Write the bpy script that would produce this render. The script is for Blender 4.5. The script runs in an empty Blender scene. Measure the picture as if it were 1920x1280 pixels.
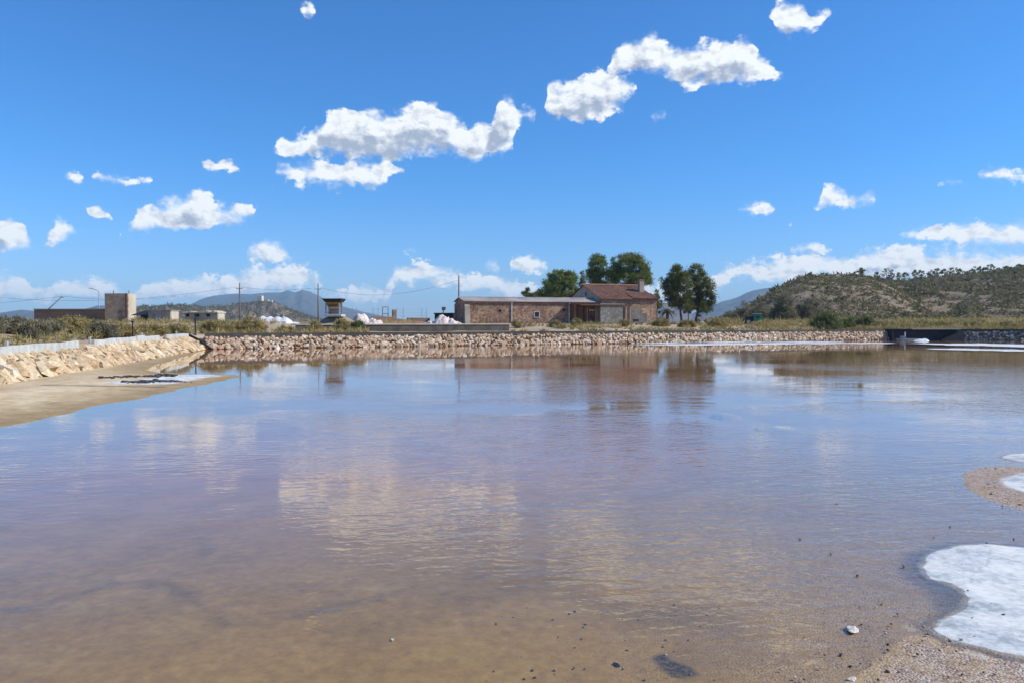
import bpy, bmesh, math, random
import numpy as np
from mathutils import Vector, Matrix, noise as mnoise

R = math.radians
rng = np.random.default_rng(7)
random.seed(7)
scene = bpy.context.scene
C = scene.collection

# ------------------------------------------------------------------ camera
F = 1450.0                      # focal length in photograph pixels (1920 wide)
EYE = 2.2                       # eye height above the brine
PITCH = math.atan(37.0 / F)
cam_d = bpy.data.cameras.new('camera')
cam_d.sensor_width = 36.0
cam_d.lens = F / 1920.0 * 36.0
cam_d.clip_start = 0.05
cam_d.clip_end = 30000
cam = bpy.data.objects.new('camera', cam_d)
C.objects.link(cam)
cam.location = (0, 0, EYE)
cam.rotation_euler = (math.pi / 2 - PITCH, 0, 0)
scene.camera = cam

def ray(px, py):
    a, c = (px - 960.0) / F, (640.0 - py) / F
    return np.array([a, math.cos(PITCH) + math.sin(PITCH) * c, -math.sin(PITCH) + math.cos(PITCH) * c])
def at(px, py, Y):
    r = ray(px, py)
    return Vector((r[0] / r[1] * Y, Y, EYE + r[2] / r[1] * Y))
def gp(px, py, z=0.0):
    r = ray(px, py)
    t = (z - EYE) / r[2]
    return np.array([r[0] * t, r[1] * t])
def azel(px, py):
    r = ray(px, py)
    r = r / np.linalg.norm(r)
    return math.atan2(r[0], r[1]), math.asin(r[2])

# ------------------------------------------------------------------ light and exposure
SUN_AZ, SUN_EL = R(93), R(40)    # azimuth clockwise from the view axis
SUNV = Vector((math.sin(SUN_AZ) * math.cos(SUN_EL), math.cos(SUN_AZ) * math.cos(SUN_EL), math.sin(SUN_EL)))
sun_d = bpy.data.lights.new('sun', 'SUN')
sun_d.energy = 4.6
sun_d.angle = R(0.53)
sun_d.color = (1.0, 0.955, 0.88)
sun = bpy.data.objects.new('sun', sun_d)
C.objects.link(sun)
sun.rotation_euler = (-SUNV).to_track_quat('-Z', 'Y').to_euler()
sun.location = (40, 10, 60)

vs = scene.view_settings
scene.display_settings.display_device = 'sRGB'
vs.view_transform = 'Standard'
vs.look = 'None'
vs.exposure = 0.18
vs.gamma = 1.0
vs.use_curve_mapping = False

cy = scene.cycles
cy.use_denoising = True
cy.max_bounces = 6
cy.diffuse_bounces = 2
cy.glossy_bounces = 3
cy.transmission_bounces = 3
cy.volume_bounces = 0
cy.transparent_max_bounces = 10
cy.caustics_reflective = False
cy.caustics_refractive = False
cy.sample_clamp_indirect = 6.0

# ------------------------------------------------------------------ sky: Nishita with procedural cumulus
world = bpy.data.worlds.new('World')
scene.world = world
world.use_nodes = True
wt = world.node_tree
wt.nodes.clear()

class NT:
    """short-hand for building node trees"""
    def __init__(s, tree): s.t = tree
    def n(s, kind, ins=None, **kw):
        nd = s.t.nodes.new(kind)
        for k, v in kw.items(): setattr(nd, k, v)
        for k, v in (ins or {}).items():
            sock = nd.inputs[k]
            if isinstance(v, bpy.types.NodeSocket): s.t.links.new(v, sock)
            else: sock.default_value = v
        return nd
    def m(s, op, a, b=None, c=None, clamp=False):
        nd = s.t.nodes.new('ShaderNodeMath'); nd.operation = op; nd.use_clamp = clamp
        for i, v in enumerate((a, b, c)):
            if v is None: continue
            if isinstance(v, bpy.types.NodeSocket): s.t.links.new(v, nd.inputs[i])
            else: nd.inputs[i].default_value = v
        return nd.outputs[0]
    def vm(s, op, a, b=None, scale=None):
        nd = s.t.nodes.new('ShaderNodeVectorMath'); nd.operation = op
        for i, v in enumerate((a, b)):
            if v is None: continue
            if isinstance(v, bpy.types.NodeSocket): s.t.links.new(v, nd.inputs[i])
            else: nd.inputs[i].default_value = v
        if scale is not None:
            if isinstance(scale, bpy.types.NodeSocket): s.t.links.new(scale, nd.inputs['Scale'])
            else: nd.inputs['Scale'].default_value = scale
        return nd.outputs[0]
    def noise(s, vec, scale, detail=4, rough=0.55, dist=0.0, dim='3D'):
        nd = s.n('ShaderNodeTexNoise', {'Scale': scale, 'Detail': detail, 'Roughness': rough, 'Distortion': dist}, noise_dimensions=dim)
        s.t.links.new(vec, nd.inputs['Vector'])
        return nd.outputs[0]
    def sstep(s, x, a, b, lo=0.0, hi=1.0):
        nd = s.n('ShaderNodeMapRange', {'From Min': a, 'From Max': b, 'To Min': lo, 'To Max': hi}, interpolation_type='SMOOTHSTEP')
        s.t.links.new(x, nd.inputs['Value'])
        return nd.outputs[0]
    def mix(s, fac, a, b, blend='MIX'):
        nd = s.t.nodes.new('ShaderNodeMix'); nd.data_type = 'RGBA'; nd.blend_type = blend
        for k, v in ((0, fac), (6, a), (7, b)):
            if isinstance(v, bpy.types.NodeSocket): s.t.links.new(v, nd.inputs[k])
            else: nd.inputs[k].default_value = (v if k == 0 else (tuple(v) + (1.0,))[:4])
        return nd.outputs[2]
    def link(s, a, b): s.t.links.new(a, b)

AZR, ELR = 0.64, 0.46           # azimuth half-range and elevation range of the cloud curves (radians)

# cumulus outlines: (x, top, bottom) along each cloud
L1 = [[(507,286,286),(516,263,291),(530,256,296),(580,249,299),(600,240,298),(612,214,296),(640,206,297),(690,203,304),(730,213,306),(752,210,302),(770,197,296),(796,186,290),(825,199,290),(848,214,294),(862,232,299),(885,229,302),(905,226,299),(926,230,290),(935,194,286),(948,178,284),(960,180,278),(967,195,242),(988,205,228),(1008,214,223),(1013,220,220)],
      [(1014,190,190),(1020,158,213),(1040,153,222),(1075,148,231),(1100,140,227),(1140,133,213),(1165,137,200),(1186,155,182),(1196,166,166)],
      [(1444,32,32),(1455,4,60),(1480,-2,70),(1500,4,67),(1520,25,60),(1540,16,50),(1553,18,42),(1561,30,30)]]
L2 = [[(-400,440,440),(-200,420,470),(-60,425,472),(0,413,476),(20,410,476),(40,428,470),(56,450,461),(63,456,456)],
      [(77,460,460),(95,437,461),(101,414,456),(120,412,453),(139,424,451),(148,440,447),(153,445,445)],
      [(159,399,399),(168,389,413),(185,387,413),(205,397,412),(218,406,406)],
      [(221,441,441),(240,424,443),(255,413,441),(265,394,438),(300,379,434),(325,364,432),(345,368,430),(375,356,427),(395,360,426),(402,378,425),(430,384,423),(455,377,416),(470,374,410),(481,397,405),(496,406,406)],
      [(499,323,323),(515,311,331),(545,305,341),(600,304,347),(650,300,352),(690,304,355),(715,304,351),(730,300,337),(745,309,323),(757,319,319)],
      [(1136,132,132),(1141,116,143),(1150,99,147),(1165,81,141),(1190,71,139),(1215,62,137),(1240,71,141),(1262,89,156),(1290,84,163),(1320,74,161),(1345,75,167),(1370,77,161),(1383,66,161),(1405,70,161),(1420,94,157),(1440,107,150),(1458,134,142),(1469,139,139)]]
L3 = [[(116,331,331),(130,320,342),(148,327,341),(159,336,336)],
      [(171,334,334),(185,322,344),(205,327,345),(240,333,346),(270,331,345),(284,338,338)],
      [(371,312,312),(382,300,321),(400,304,325),(420,297,318),(440,303,322),(453,319,319)],
      [(558,20,20),(570,8,32),(585,8,35),(597,22,22)],
      [(1216,219,219),(1226,212,227),(1240,206,226),(1254,212,212)],
      [(1383,392,392),(1400,381,399),(1415,376,405),(1440,379,403),(1453,390,390)],
      [(1476,424,424),(1490,418,430),(1510,423,423)],
      [(1500,380,380),(1515,369,387),(1540,354,391),(1565,345,392),(1582,354,391),(1590,369,389),(1615,367,390),(1630,356,390),(1638,359,386),(1644,375,375)],
      [(1753,343,343),(1770,338,349),(1790,337,349),(1804,344,344)],
      [(1826,326,326),(1850,315,336),(1885,312,339),(1920,319,341),(1990,314,346),(2100,330,330)]]
L4 = [[(-400,520,585),(-200,505,580),(-80,512,575),(0,514,562),(30,512,560),(60,528,564),(90,540,566),(130,520,560),(165,516,560),(200,522,565),(230,546,566),(262,540,572),(300,523,562),(340,515,566),(380,514,568),(420,520,562),(450,505,562),(490,496,556),(540,494,552),(570,490,546),(590,505,541),(603,532,546),(620,541,568),(650,545,570),(660,531,570),(690,527,566),(712,545,574),(730,524,560),(738,497,536),(775,491,541),(790,487,536),(830,499,541),(860,511,549),(905,511,551),(950,519,562),(1000,528,562),(1100,540,570),(1250,530,580),(1340,517,566),(1375,494,522),(1400,486,527),(1450,479,537),(1500,474,537),(1560,474,532),(1600,480,541),(1640,461,541),(1690,455,541),(1750,470,546),(1800,461,546),(1900,469,551),(2100,465,560),(2300,480,560)]]
L5 = [[(457,476,476),(465,464,489),(490,454,492),(510,450,493),(530,454,492),(545,474,491),(551,486,486)],
      [(749,472,472),(762,465,478),(779,472,472)],
      [(903,500,500),(915,488,509),(930,486,511),(944,496,506),(948,500,500)],
      [(950,498,498),(960,481,509),(985,476,513),(1005,479,514),(1022,491,511),(1027,501,501)],
      [(1316,478,478),(1325,474,483),(1338,479,479)],
      [(1476,470,470),(1500,456,477),(1520,449,479),(1540,459,477),(1562,472,472)],
      [(1683,440,440),(1700,433,446),(1760,421,456),(1820,414,463),(1850,419,466),(1900,417,471),(1960,414,471),(2100,425,470),(2300,430,470)]]

def curve_points(clouds):
    top, bot = [], []
    xs_prev = -2.0
    def put(lst, x, y): lst.append((x, min(max(y, 0.0), 1.0)))
    for cl in clouds:
        pts = []
        for (px, t, b) in cl:
            a1, e1 = azel(px, t); a2, e2 = azel(px, b)
            pts.append((((a1 + a2) / 2 + AZR) / (2 * AZR), e1 / ELR, e2 / ELR))
        if pts[-1][0] > 1.0 or pts[0][0] < 0.0:              # a cloud that runs out of the range is cut exactly there
            X_ = [p[0] for p in pts]
            ends = [(xe, np.interp(xe, X_, [p[1] for p in pts]), np.interp(xe, X_, [p[2] for p in pts])) for xe in (0.0, 1.0) if X_[0] < xe < X_[-1]]
            pts = sorted(pts + ends)
        pts = [p for p in pts if 0.0 <= p[0] <= 1.0]
        if not pts: continue
        x0, x1 = pts[0][0], pts[-1][0]
        mid0, mid1 = (pts[0][1] + pts[0][2]) / 2, (pts[-1][1] + pts[-1][2]) / 2
        if x0 > 0.004:
            put(top, x0 - 0.0025, mid0 - 0.05); put(bot, x0 - 0.0025, mid0 + 0.05)
        for (x, t, b) in pts:
            put(top, x, t); put(bot, x, b)
        if x1 < 0.996:
            put(top, x1 + 0.0025, mid1 - 0.05); put(bot, x1 + 0.0025, mid1 + 0.05)
    def clean(lst):
        lst = sorted(lst, key=lambda p: p[0]); out = []
        for p in lst:
            if out and p[0] - out[-1][0] < 1e-4: continue
            out.append(p)
        if out[0][0] > 0.001: out.insert(0, (0.0, out[0][1]))
        if out[-1][0] < 0.999: out.append((1.0, out[-1][1]))
        return out
    return clean(top), clean(bot)

def fill_curve(node, pts):
    c = node.mapping.curves[0]
    node.mapping.use_clip = False
    while len(c.points) > 2: c.points.remove(c.points[1])
    c.points[0].location = pts[0]; c.points[-1].location = pts[-1]
    for p in pts[1:-1]: c.points.new(p[0], p[1])
    for p in c.points: p.handle_type = 'VECTOR'
    node.mapping.update()

def cloud_field(name, detail, only=None):
    """node group: (azimuth, elevation, 0) -> signed depth inside the cloud outline, in milliradians"""
    gt = bpy.data.node_groups.new(name, 'ShaderNodeTree')
    gt.interface.new_socket('P', in_out='INPUT', socket_type='NodeSocketVector')
    gt.interface.new_socket('S', in_out='OUTPUT', socket_type='NodeSocketFloat')
    N = NT(gt)
    gi = N.n('NodeGroupInput'); go = N.n('NodeGroupOutput')
    P = gi.outputs[0]
    st = N.vm('MULTIPLY', P, (1.0, 1.35, 1.0))
    w1 = N.n('ShaderNodeTexNoise', {'Scale': 26.0, 'Detail': 1.0}, noise_dimensions='2D'); N.link(st, w1.inputs['Vector'])
    warp = N.vm('SCALE', N.vm('SUBTRACT', w1.outputs[1], (0.5, 0.5, 0.5)), None, 0.010)
    Pw = N.vm('ADD', P, warp)
    sx = N.n('ShaderNodeSeparateXYZ'); N.link(Pw, sx.inputs[0])
    u = N.m('MULTIPLY_ADD', sx.outputs[0], 1 / (2 * AZR), 0.5)
    e = N.m('DIVIDE', sx.outputs[1], ELR)
    best, small, bank = None, None, None
    for clouds in (L1, L2, L4, L3, L5):
        tp, bp = curve_points(clouds)
        ct = N.n('ShaderNodeFloatCurve'); fill_curve(ct, tp); N.link(u, ct.inputs['Value'])
        cb = N.n('ShaderNodeFloatCurve'); fill_curve(cb, bp); N.link(u, cb.inputs['Value'])
        s = N.m('MINIMUM', N.m('SUBTRACT', ct.outputs[0], e), N.m('SUBTRACT', e, cb.outputs[0]))
        if clouds is L3 or clouds is L5: small = s if small is None else N.m('MAXIMUM', small, s)
        elif clouds is L4: bank = s
        else: best = s if best is None else N.m('MAXIMUM', best, s)
    s = N.m('MULTIPLY', best, ELR * 1000)
    n1 = N.noise(st, 48.0, detail, 0.58, 0.0, '2D')
    s = N.m('MULTIPLY_ADD', N.m('SUBTRACT', n1, 0.49), 34.0, s)
    n2 = N.noise(st, 125.0, detail, 0.6, 0.0, '2D')
    s = N.m('MAXIMUM', s, N.m('MULTIPLY_ADD', N.m('SUBTRACT', n2, 0.50), 15.0, N.m('MULTIPLY', small, ELR * 1000 * 0.9)))
    both = N.m('MULTIPLY_ADD', n1, 0.55, N.m('MULTIPLY', n2, 0.45))
    s = N.m('MAXIMUM', s, N.m('MULTIPLY_ADD', N.m('SUBTRACT', both, 0.52), 46.0, N.m('MULTIPLY', bank, ELR * 1000)))
    N.link(s, go.inputs[0])
    return gt

W = NT(wt)
geo = W.n('ShaderNodeTexCoord')
sep = W.n('ShaderNodeSeparateXYZ'); W.link(geo.outputs['Generated'], sep.inputs[0])
azr = W.m('ARCTAN2', sep.outputs[0], sep.outputs[1])
# the cumulus field carries on round the whole sky by folding the azimuth
azf = W.m('SUBTRACT', W.m('PINGPONG', W.m('ADD', azr, AZR), 2 * AZR), AZR)
elv = W.m('ARCSINE', sep.outputs[2])
pv = W.n('ShaderNodeCombineXYZ'); W.link(azf, pv.inputs[0]); W.link(elv, pv.inputs[1])
P = pv.outputs[0]
gA = W.n('ShaderNodeGroup'); gA.node_tree = cloud_field('cloud_field', 7.0); W.link(P, gA.inputs[0])
gB = W.n('ShaderNodeGroup'); gB.node_tree = cloud_field('cloud_field_lit', 4.0)
W.link(W.vm('ADD', P, (0.009, 0.015, 0.0)), gB.inputs[0])
pst = W.vm('MULTIPLY', P, (1.0, 1.5, 1.0))
veil = W.noise(pst, 30.0, 2.0, 0.5, 0.0, '2D')
soft = W.sstep(veil, 0.35, 0.68, 5.0, 20.0)                   # crisp cauliflower in places, wispy elsewhere
alpha = W.m('DIVIDE', W.m('ADD', gA.outputs[0], 2.0), soft, clamp=True)
alpha = W.sstep(alpha, 0.0, 1.0)
# optical depth towards the sun shades the cumulus; small billows break it up
shade = W.sstep(gB.outputs[0], 4.0, 27.0)
bilA = W.noise(pst, 48.0, 4.0, 0.55, 0.0, '2D')
bilB = W.noise(W.vm('ADD', pst, (0.006, 0.008, 0.0)), 48.0, 4.0, 0.55, 0.0, '2D')
bil = W.m('SUBTRACT', bilB, bilA)
shade = W.m('MULTIPLY_ADD', bil, 1.7, W.m('MULTIPLY', shade, 0.95), clamp=True)
CLOUD_LIT, CLOUD_DARK = (0.88, 0.92, 0.95), (0.36, 0.43, 0.56)
ccol = W.mix(shade, CLOUD_LIT, CLOUD_DARK)
# low clouds fade into the air near the horizon
low = W.sstep(elv, 0.0, 0.06, 0.72, 0.99)
alpha = W.m('MULTIPLY', alpha, low)

sky = W.n('ShaderNodeTexSky', sky_type='NISHITA')
sky.sun_disc = False
sky.sun_elevation = SUN_EL
sky.sun_rotation = SUN_AZ
sky.altitude = 100
sky.air_density = 1.0
sky.dust_density = 0.25
sky.ozone_density = 3.0
SKY_STRENGTH = 0.094
skyc = W.vm('MULTIPLY', sky.outputs[0], W.mix(W.sstep(elv, 0.0, 0.22), (0.66, 0.98, 1.55), (0.41, 1.0, 1.60)))
bg0 = W.n('ShaderNodeBackground', {'Strength': SKY_STRENGTH}); W.link(skyc, bg0.inputs['Color'])
cl = W.vm('SCALE', ccol, None, 1.0 / SKY_STRENGTH)
wcol = W.mix(alpha, skyc, cl)
bg = W.n('ShaderNodeBackground', {'Strength': SKY_STRENGTH}); W.link(wcol, bg.inputs['Color'])
# no cloud nodes are evaluated above or below the belt of cumulus
belt = W.m('MULTIPLY', W.m('GREATER_THAN', elv, -0.01), W.m('LESS_THAN', elv, ELR - 0.02))
mixs = W.n('ShaderNodeMixShader'); W.link(belt, mixs.inputs[0]); W.link(bg0.outputs[0], mixs.inputs[1]); W.link(bg.outputs[0], mixs.inputs[2])
wo = W.n('ShaderNodeOutputWorld'); W.link(mixs.outputs[0], wo.inputs['Surface'])
world.cycles.sampling_method = 'MANUAL'
world.cycles.sample_map_resolution = 512

# ------------------------------------------------------------------ helpers
def vnoise(x, y, seed=0):
    x = np.asarray(x, float); y = np.asarray(y, float)
    xi = np.floor(x).astype(np.int64); yi = np.floor(y).astype(np.int64)
    xf, yf = x - xi, y - yi
    def h(i, j):
        n = (i * 374761393 + j * 668265263 + seed * 1442695041) & 0xffffffff
        n = ((n ^ (n >> 13)) * 1274126177) & 0xffffffff
        return ((n ^ (n >> 16)) & 0xffff) / 65535.0
    u, v = xf * xf * (3 - 2 * xf), yf * yf * (3 - 2 * yf)
    a, b, c, d = h(xi, yi), h(xi + 1, yi), h(xi, yi + 1), h(xi + 1, yi + 1)
    return (a * (1 - u) + b * u) * (1 - v) + (c * (1 - u) + d * u) * v
def fbm(x, y, octs=4, seed=0, gain=0.5):
    t, amp, tot = 0.0, 1.0, 0.0
    for o in range(octs):
        t = t + amp * (vnoise(x * 2 ** o + 17.3 * o, y * 2 ** o - 9.1 * o, seed + o) - 0.5); tot += amp; amp *= gain
    return t / tot * 2.0
def sst(x, a, b):
    t = np.clip((np.asarray(x, float) - a) / (b - a), 0, 1)
    return t * t * (3 - 2 * t)
def poly_sd(x, y, poly):
    """signed distance to a polygon, positive inside"""
    poly = np.asarray(poly, float); n = len(poly)
    d = np.full(np.shape(x), 1e9); inside = np.zeros(np.shape(x), bool)
    for i in range(n):
        ax, ay = poly[i]; bx, by = poly[(i + 1) % n]
        ex, ey = bx - ax, by - ay
        t = np.clip(((x - ax) * ex + (y - ay) * ey) / (ex * ex + ey * ey + 1e-12), 0, 1)
        d = np.minimum(d, np.hypot(x - ax - t * ex, y - ay - t * ey))
        c = ((ay > y) != (by > y)) & (x < ex * (y - ay) / (ey + 1e-12 * (ey == 0)) + ax)
        inside ^= c
    return np.where(inside, d, -d)
def line_d(x, y, pts):
    d = np.full(np.shape(x), 1e9)
    for (ax, ay), (bx, by) in zip(pts[:-1], pts[1:]):
        ex, ey = bx - ax, by - ay
        t = np.clip(((x - ax) * ex + (y - ay) * ey) / (ex * ex + ey * ey + 1e-12), 0, 1)
        d = np.minimum(d, np.hypot(x - ax - t * ex, y - ay - t * ey))
    return d

def tag(o, label=None, cat=None, group=None, kind=None):
    if label: o['label'] = label
    if cat: o['category'] = cat
    if group: o['group'] = group
    if kind: o['kind'] = kind
    return o
def thing(name, loc, label, cat, group=None):
    o = bpy.data.objects.new(name, None); C.objects.link(o)
    o.empty_display_size = 0.2
    o.location = loc
    return tag(o, label, cat, group)
def link_mesh(name, me, m=None, parent=None, loc=None):
    o = bpy.data.objects.new(name, me); C.objects.link(o)
    if m and not me.materials: me.materials.append(m)
    if parent is not None: o.parent = parent
    if loc is not None: o.location = loc
    return o
def world_loc(o):
    v = Vector((0, 0, 0))
    while o is not None: v += Vector(o.location); o = o.parent
    return v
def np_mesh(name, V, Fa, smooth=False, attrs=None):
    """fast mesh from numpy arrays; Fa is (n,3) or (n,4)"""
    me = bpy.data.meshes.new(name)
    V = np.ascontiguousarray(V, np.float32); Fa = np.ascontiguousarray(Fa, np.int32)
    k = Fa.shape[1]
    me.vertices.add(len(V)); me.vertices.foreach_set('co', V.ravel())
    me.loops.add(Fa.size); me.loops.foreach_set('vertex_index', Fa.ravel())
    me.polygons.add(len(Fa)); me.polygons.foreach_set('loop_start', np.arange(0, Fa.size, k, dtype=np.int32))
    if smooth: me.polygons.foreach_set('use_smooth', np.ones(len(Fa), bool))
    for an, arr in (attrs or {}).items():
        at_ = me.attributes.new(an, 'FLOAT_COLOR', 'POINT')
        at_.data.foreach_set('color', np.ascontiguousarray(arr, np.float32).ravel())
    me.update(calc_edges=True); me.validate()
    return me

class MB:
    """collects shapes in world coordinates and links them as one mesh"""
    def __init__(s): s.v = []; s.f = []
    def add(s, vs_, fs):
        b = len(s.v); s.v += [Vector(p) for p in vs_]; s.f += [[b + i for i in f] for f in fs]; return s
    def hexa(s, p):
        return s.add(p, [(0, 3, 2, 1), (4, 5, 6, 7), (0, 1, 5, 4), (1, 2, 6, 5), (2, 3, 7, 6), (3, 0, 4, 7)])
    def box(s, lo, hi, fr=None):
        (a, b, c), (d, e, f) = lo, hi
        p = [(a, b, c), (d, b, c), (d, e, c), (a, e, c), (a, b, f), (d, b, f), (d, e, f), (a, e, f)]
        return s.hexa([fr(*q) for q in p] if fr else p)
    def prism(s, poly, d):
        """polygon (world points) extruded along the vector d"""
        n = len(poly); p = [Vector(q) for q in poly]; q = [a + Vector(d) for a in p]
        return s.add(p + q, [tuple(range(n))[::-1], tuple(range(n, 2 * n))] + [(i, (i + 1) % n, n + (i + 1) % n, n + i) for i in range(n)])
    def tube(s, pts, rad, n=8, cap=True):
        pts = [Vector(p) for p in pts]
        if not hasattr(rad, '__len__'): rad = [rad] * len(pts)
        b = len(s.v)
        for i, p in enumerate(pts):
            d = (pts[min(i + 1, len(pts) - 1)] - pts[max(i - 1, 0)]).normalized()
            u = d.cross(Vector((0.31, 0.92, 0.21))); u = u.normalized() if u.length > 1e-4 else Vector((1, 0, 0))
            w = d.cross(u)
            for k in range(n):
                a = 2 * math.pi * k / n
                s.v.append(p + (u * math.cos(a) + w * math.sin(a)) * rad[i])
        for i in range(len(pts) - 1):
            for k in range(n):
                s.f.append([b + i * n + k, b + i * n + (k + 1) % n, b + (i + 1) * n + (k + 1) % n, b + (i + 1) * n + k])
        if cap:
            s.f.append([b + k for k in range(n)][::-1]); e = b + (len(pts) - 1) * n; s.f.append([e + k for k in range(n)])
        return s
    def build(s, name, m, parent=None, smooth=False, bevel=0.0, loc=None):
        org = world_loc(parent) if parent is not None else Vector(loc or (0, 0, 0))
        me = bpy.data.meshes.new(name)
        me.from_pydata([tuple(p - org) for p in s.v], [], s.f)
        bm = bmesh.new(); bm.from_mesh(me)
        bmesh.ops.recalc_face_normals(bm, faces=bm.faces)
        if bevel: bmesh.ops.bevel(bm, geom=list(bm.edges), offset=bevel, segments=1, affect='EDGES', profile=0.5)
        bm.to_mesh(me); bm.free()
        if smooth:
            for p in me.polygons: p.use_smooth = True
        me.materials.append(m)
        o = link_mesh(name, me, None, parent)
        if parent is None and loc: o.location = loc
        return o

def frame(O, ang):
    """local (u along, v depth, w up) to world; ang turns anticlockwise from +x"""
    O = Vector(O); ca, sa = math.cos(ang), math.sin(ang)
    return lambda u, v, w: Vector((O.x + u * ca - v * sa, O.y + u * sa + v * ca, O.z + w))

# ------------------------------------------------------------------ materials
def new_mat(name):
    m = bpy.data.materials.new(name); m.use_nodes = True; m.node_tree.nodes.clear()
    N = NT(m.node_tree)
    out = N.n('ShaderNodeOutputMaterial')
    b = N.n('ShaderNodeBsdfPrincipled'); N.link(b.outputs[0], out.inputs['Surface'])
    b.inputs['Specular IOR Level'].default_value = 0.25
    return m, N, b, out
def ramp(N, fac, stops):
    r = N.n('ShaderNodeValToRGB')
    e = r.color_ramp.elements
    while len(e) < len(stops): e.new(0.5)
    for el_, (p, c) in zip(e, stops): el_.position = p; el_.color = tuple(c) + (1.0,)
    N.link(fac, r.inputs[0])
    return r.outputs[0]
def pmat(name, stops, scale=2.0, detail=6, rough=0.85, bump=0.0, bscale=None, stretch=(1, 1, 1), coords='Position', spec=0.25, metallic=0.0, nrough=0.6, bdist=0.03):
    m, N, b, out = new_mat(name)
    if coords == 'Position': vec = N.n('ShaderNodeNewGeometry').outputs['Position']
    else: vec = N.n('ShaderNodeTexCoord').outputs['Object']
    vec = N.vm('MULTIPLY', vec, stretch)
    f = N.noise(vec, scale, detail, nrough)
    N.link(ramp(N, f, stops), b.inputs['Base Color'])
    b.inputs['Roughness'].default_value = rough
    b.inputs['Specular IOR Level'].default_value = spec
    b.inputs['Metallic'].default_value = metallic
    if bump:
        h = N.noise(vec, bscale or scale * 4, 5, 0.65)
        bp = N.n('ShaderNodeBump', {'Strength': bump, 'Distance': bdist}); N.link(h, bp.inputs['Height']); N.link(bp.outputs[0], b.inputs['Normal'])
    return m
def leafmat(name, stops, attr=True):
    """foliage: tint comes from a per-clump vertex attribute, light passes through a little"""
    m, N, b, out = new_mat(name)
    a = N.n('ShaderNodeAttribute', attribute_name='tint')
    r_ = N.n('ShaderNodeSeparateColor'); N.link(a.outputs['Color'], r_.inputs[0])
    col = ramp(N, r_.outputs[0], stops)
    N.link(col, b.inputs['Base Color']); b.inputs['Roughness'].default_value = 0.7; b.inputs['Specular IOR Level'].default_value = 0.15
    tr = N.n('ShaderNodeBsdfTranslucent'); N.link(col, tr.inputs['Color'])
    mx = N.n('ShaderNodeMixShader', {0: 0.35}); N.link(b.outputs[0], mx.inputs[1]); N.link(tr.outputs[0], mx.inputs[2])
    N.link(mx.outputs[0], out.inputs['Surface'])
    return m
def stonemat(name, stops, use_random):
    m, N, b, out = new_mat(name)
    if use_random: r0 = N.n('ShaderNodeObjectInfo').outputs['Random']
    else:
        a = N.n('ShaderNodeAttribute', attribute_name='tint'); sc = N.n('ShaderNodeSeparateColor'); N.link(a.outputs['Color'], sc.inputs[0]); r0 = sc.outputs[0]
    base = ramp(N, r0, stops)
    pos = N.n('ShaderNodeNewGeometry').outputs['Position']
    n1 = N.noise(pos, 6.0, 6, 0.65)
    vein = N.noise(pos, 2.2, 3, 0.5)
    c = N.mix(N.sstep(vein, 0.45, 0.7, 0.0, 0.26), base, (0.50, 0.29, 0.15))
    sc2 = N.sstep(n1, 0.25, 0.75, 0.62, 1.18)
    c = N.vm('SCALE', c, None, sc2)
    N.link(c, b.inputs['Base Color']); b.inputs['Roughness'].default_value = 0.9
    bp = N.n('ShaderNodeBump', {'Strength': 0.7, 'Distance': 0.05}); N.link(N.noise(pos, 11.0, 5, 0.7), bp.inputs['Height']); N.link(bp.outputs[0], b.inputs['Normal'])
    return m

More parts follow.
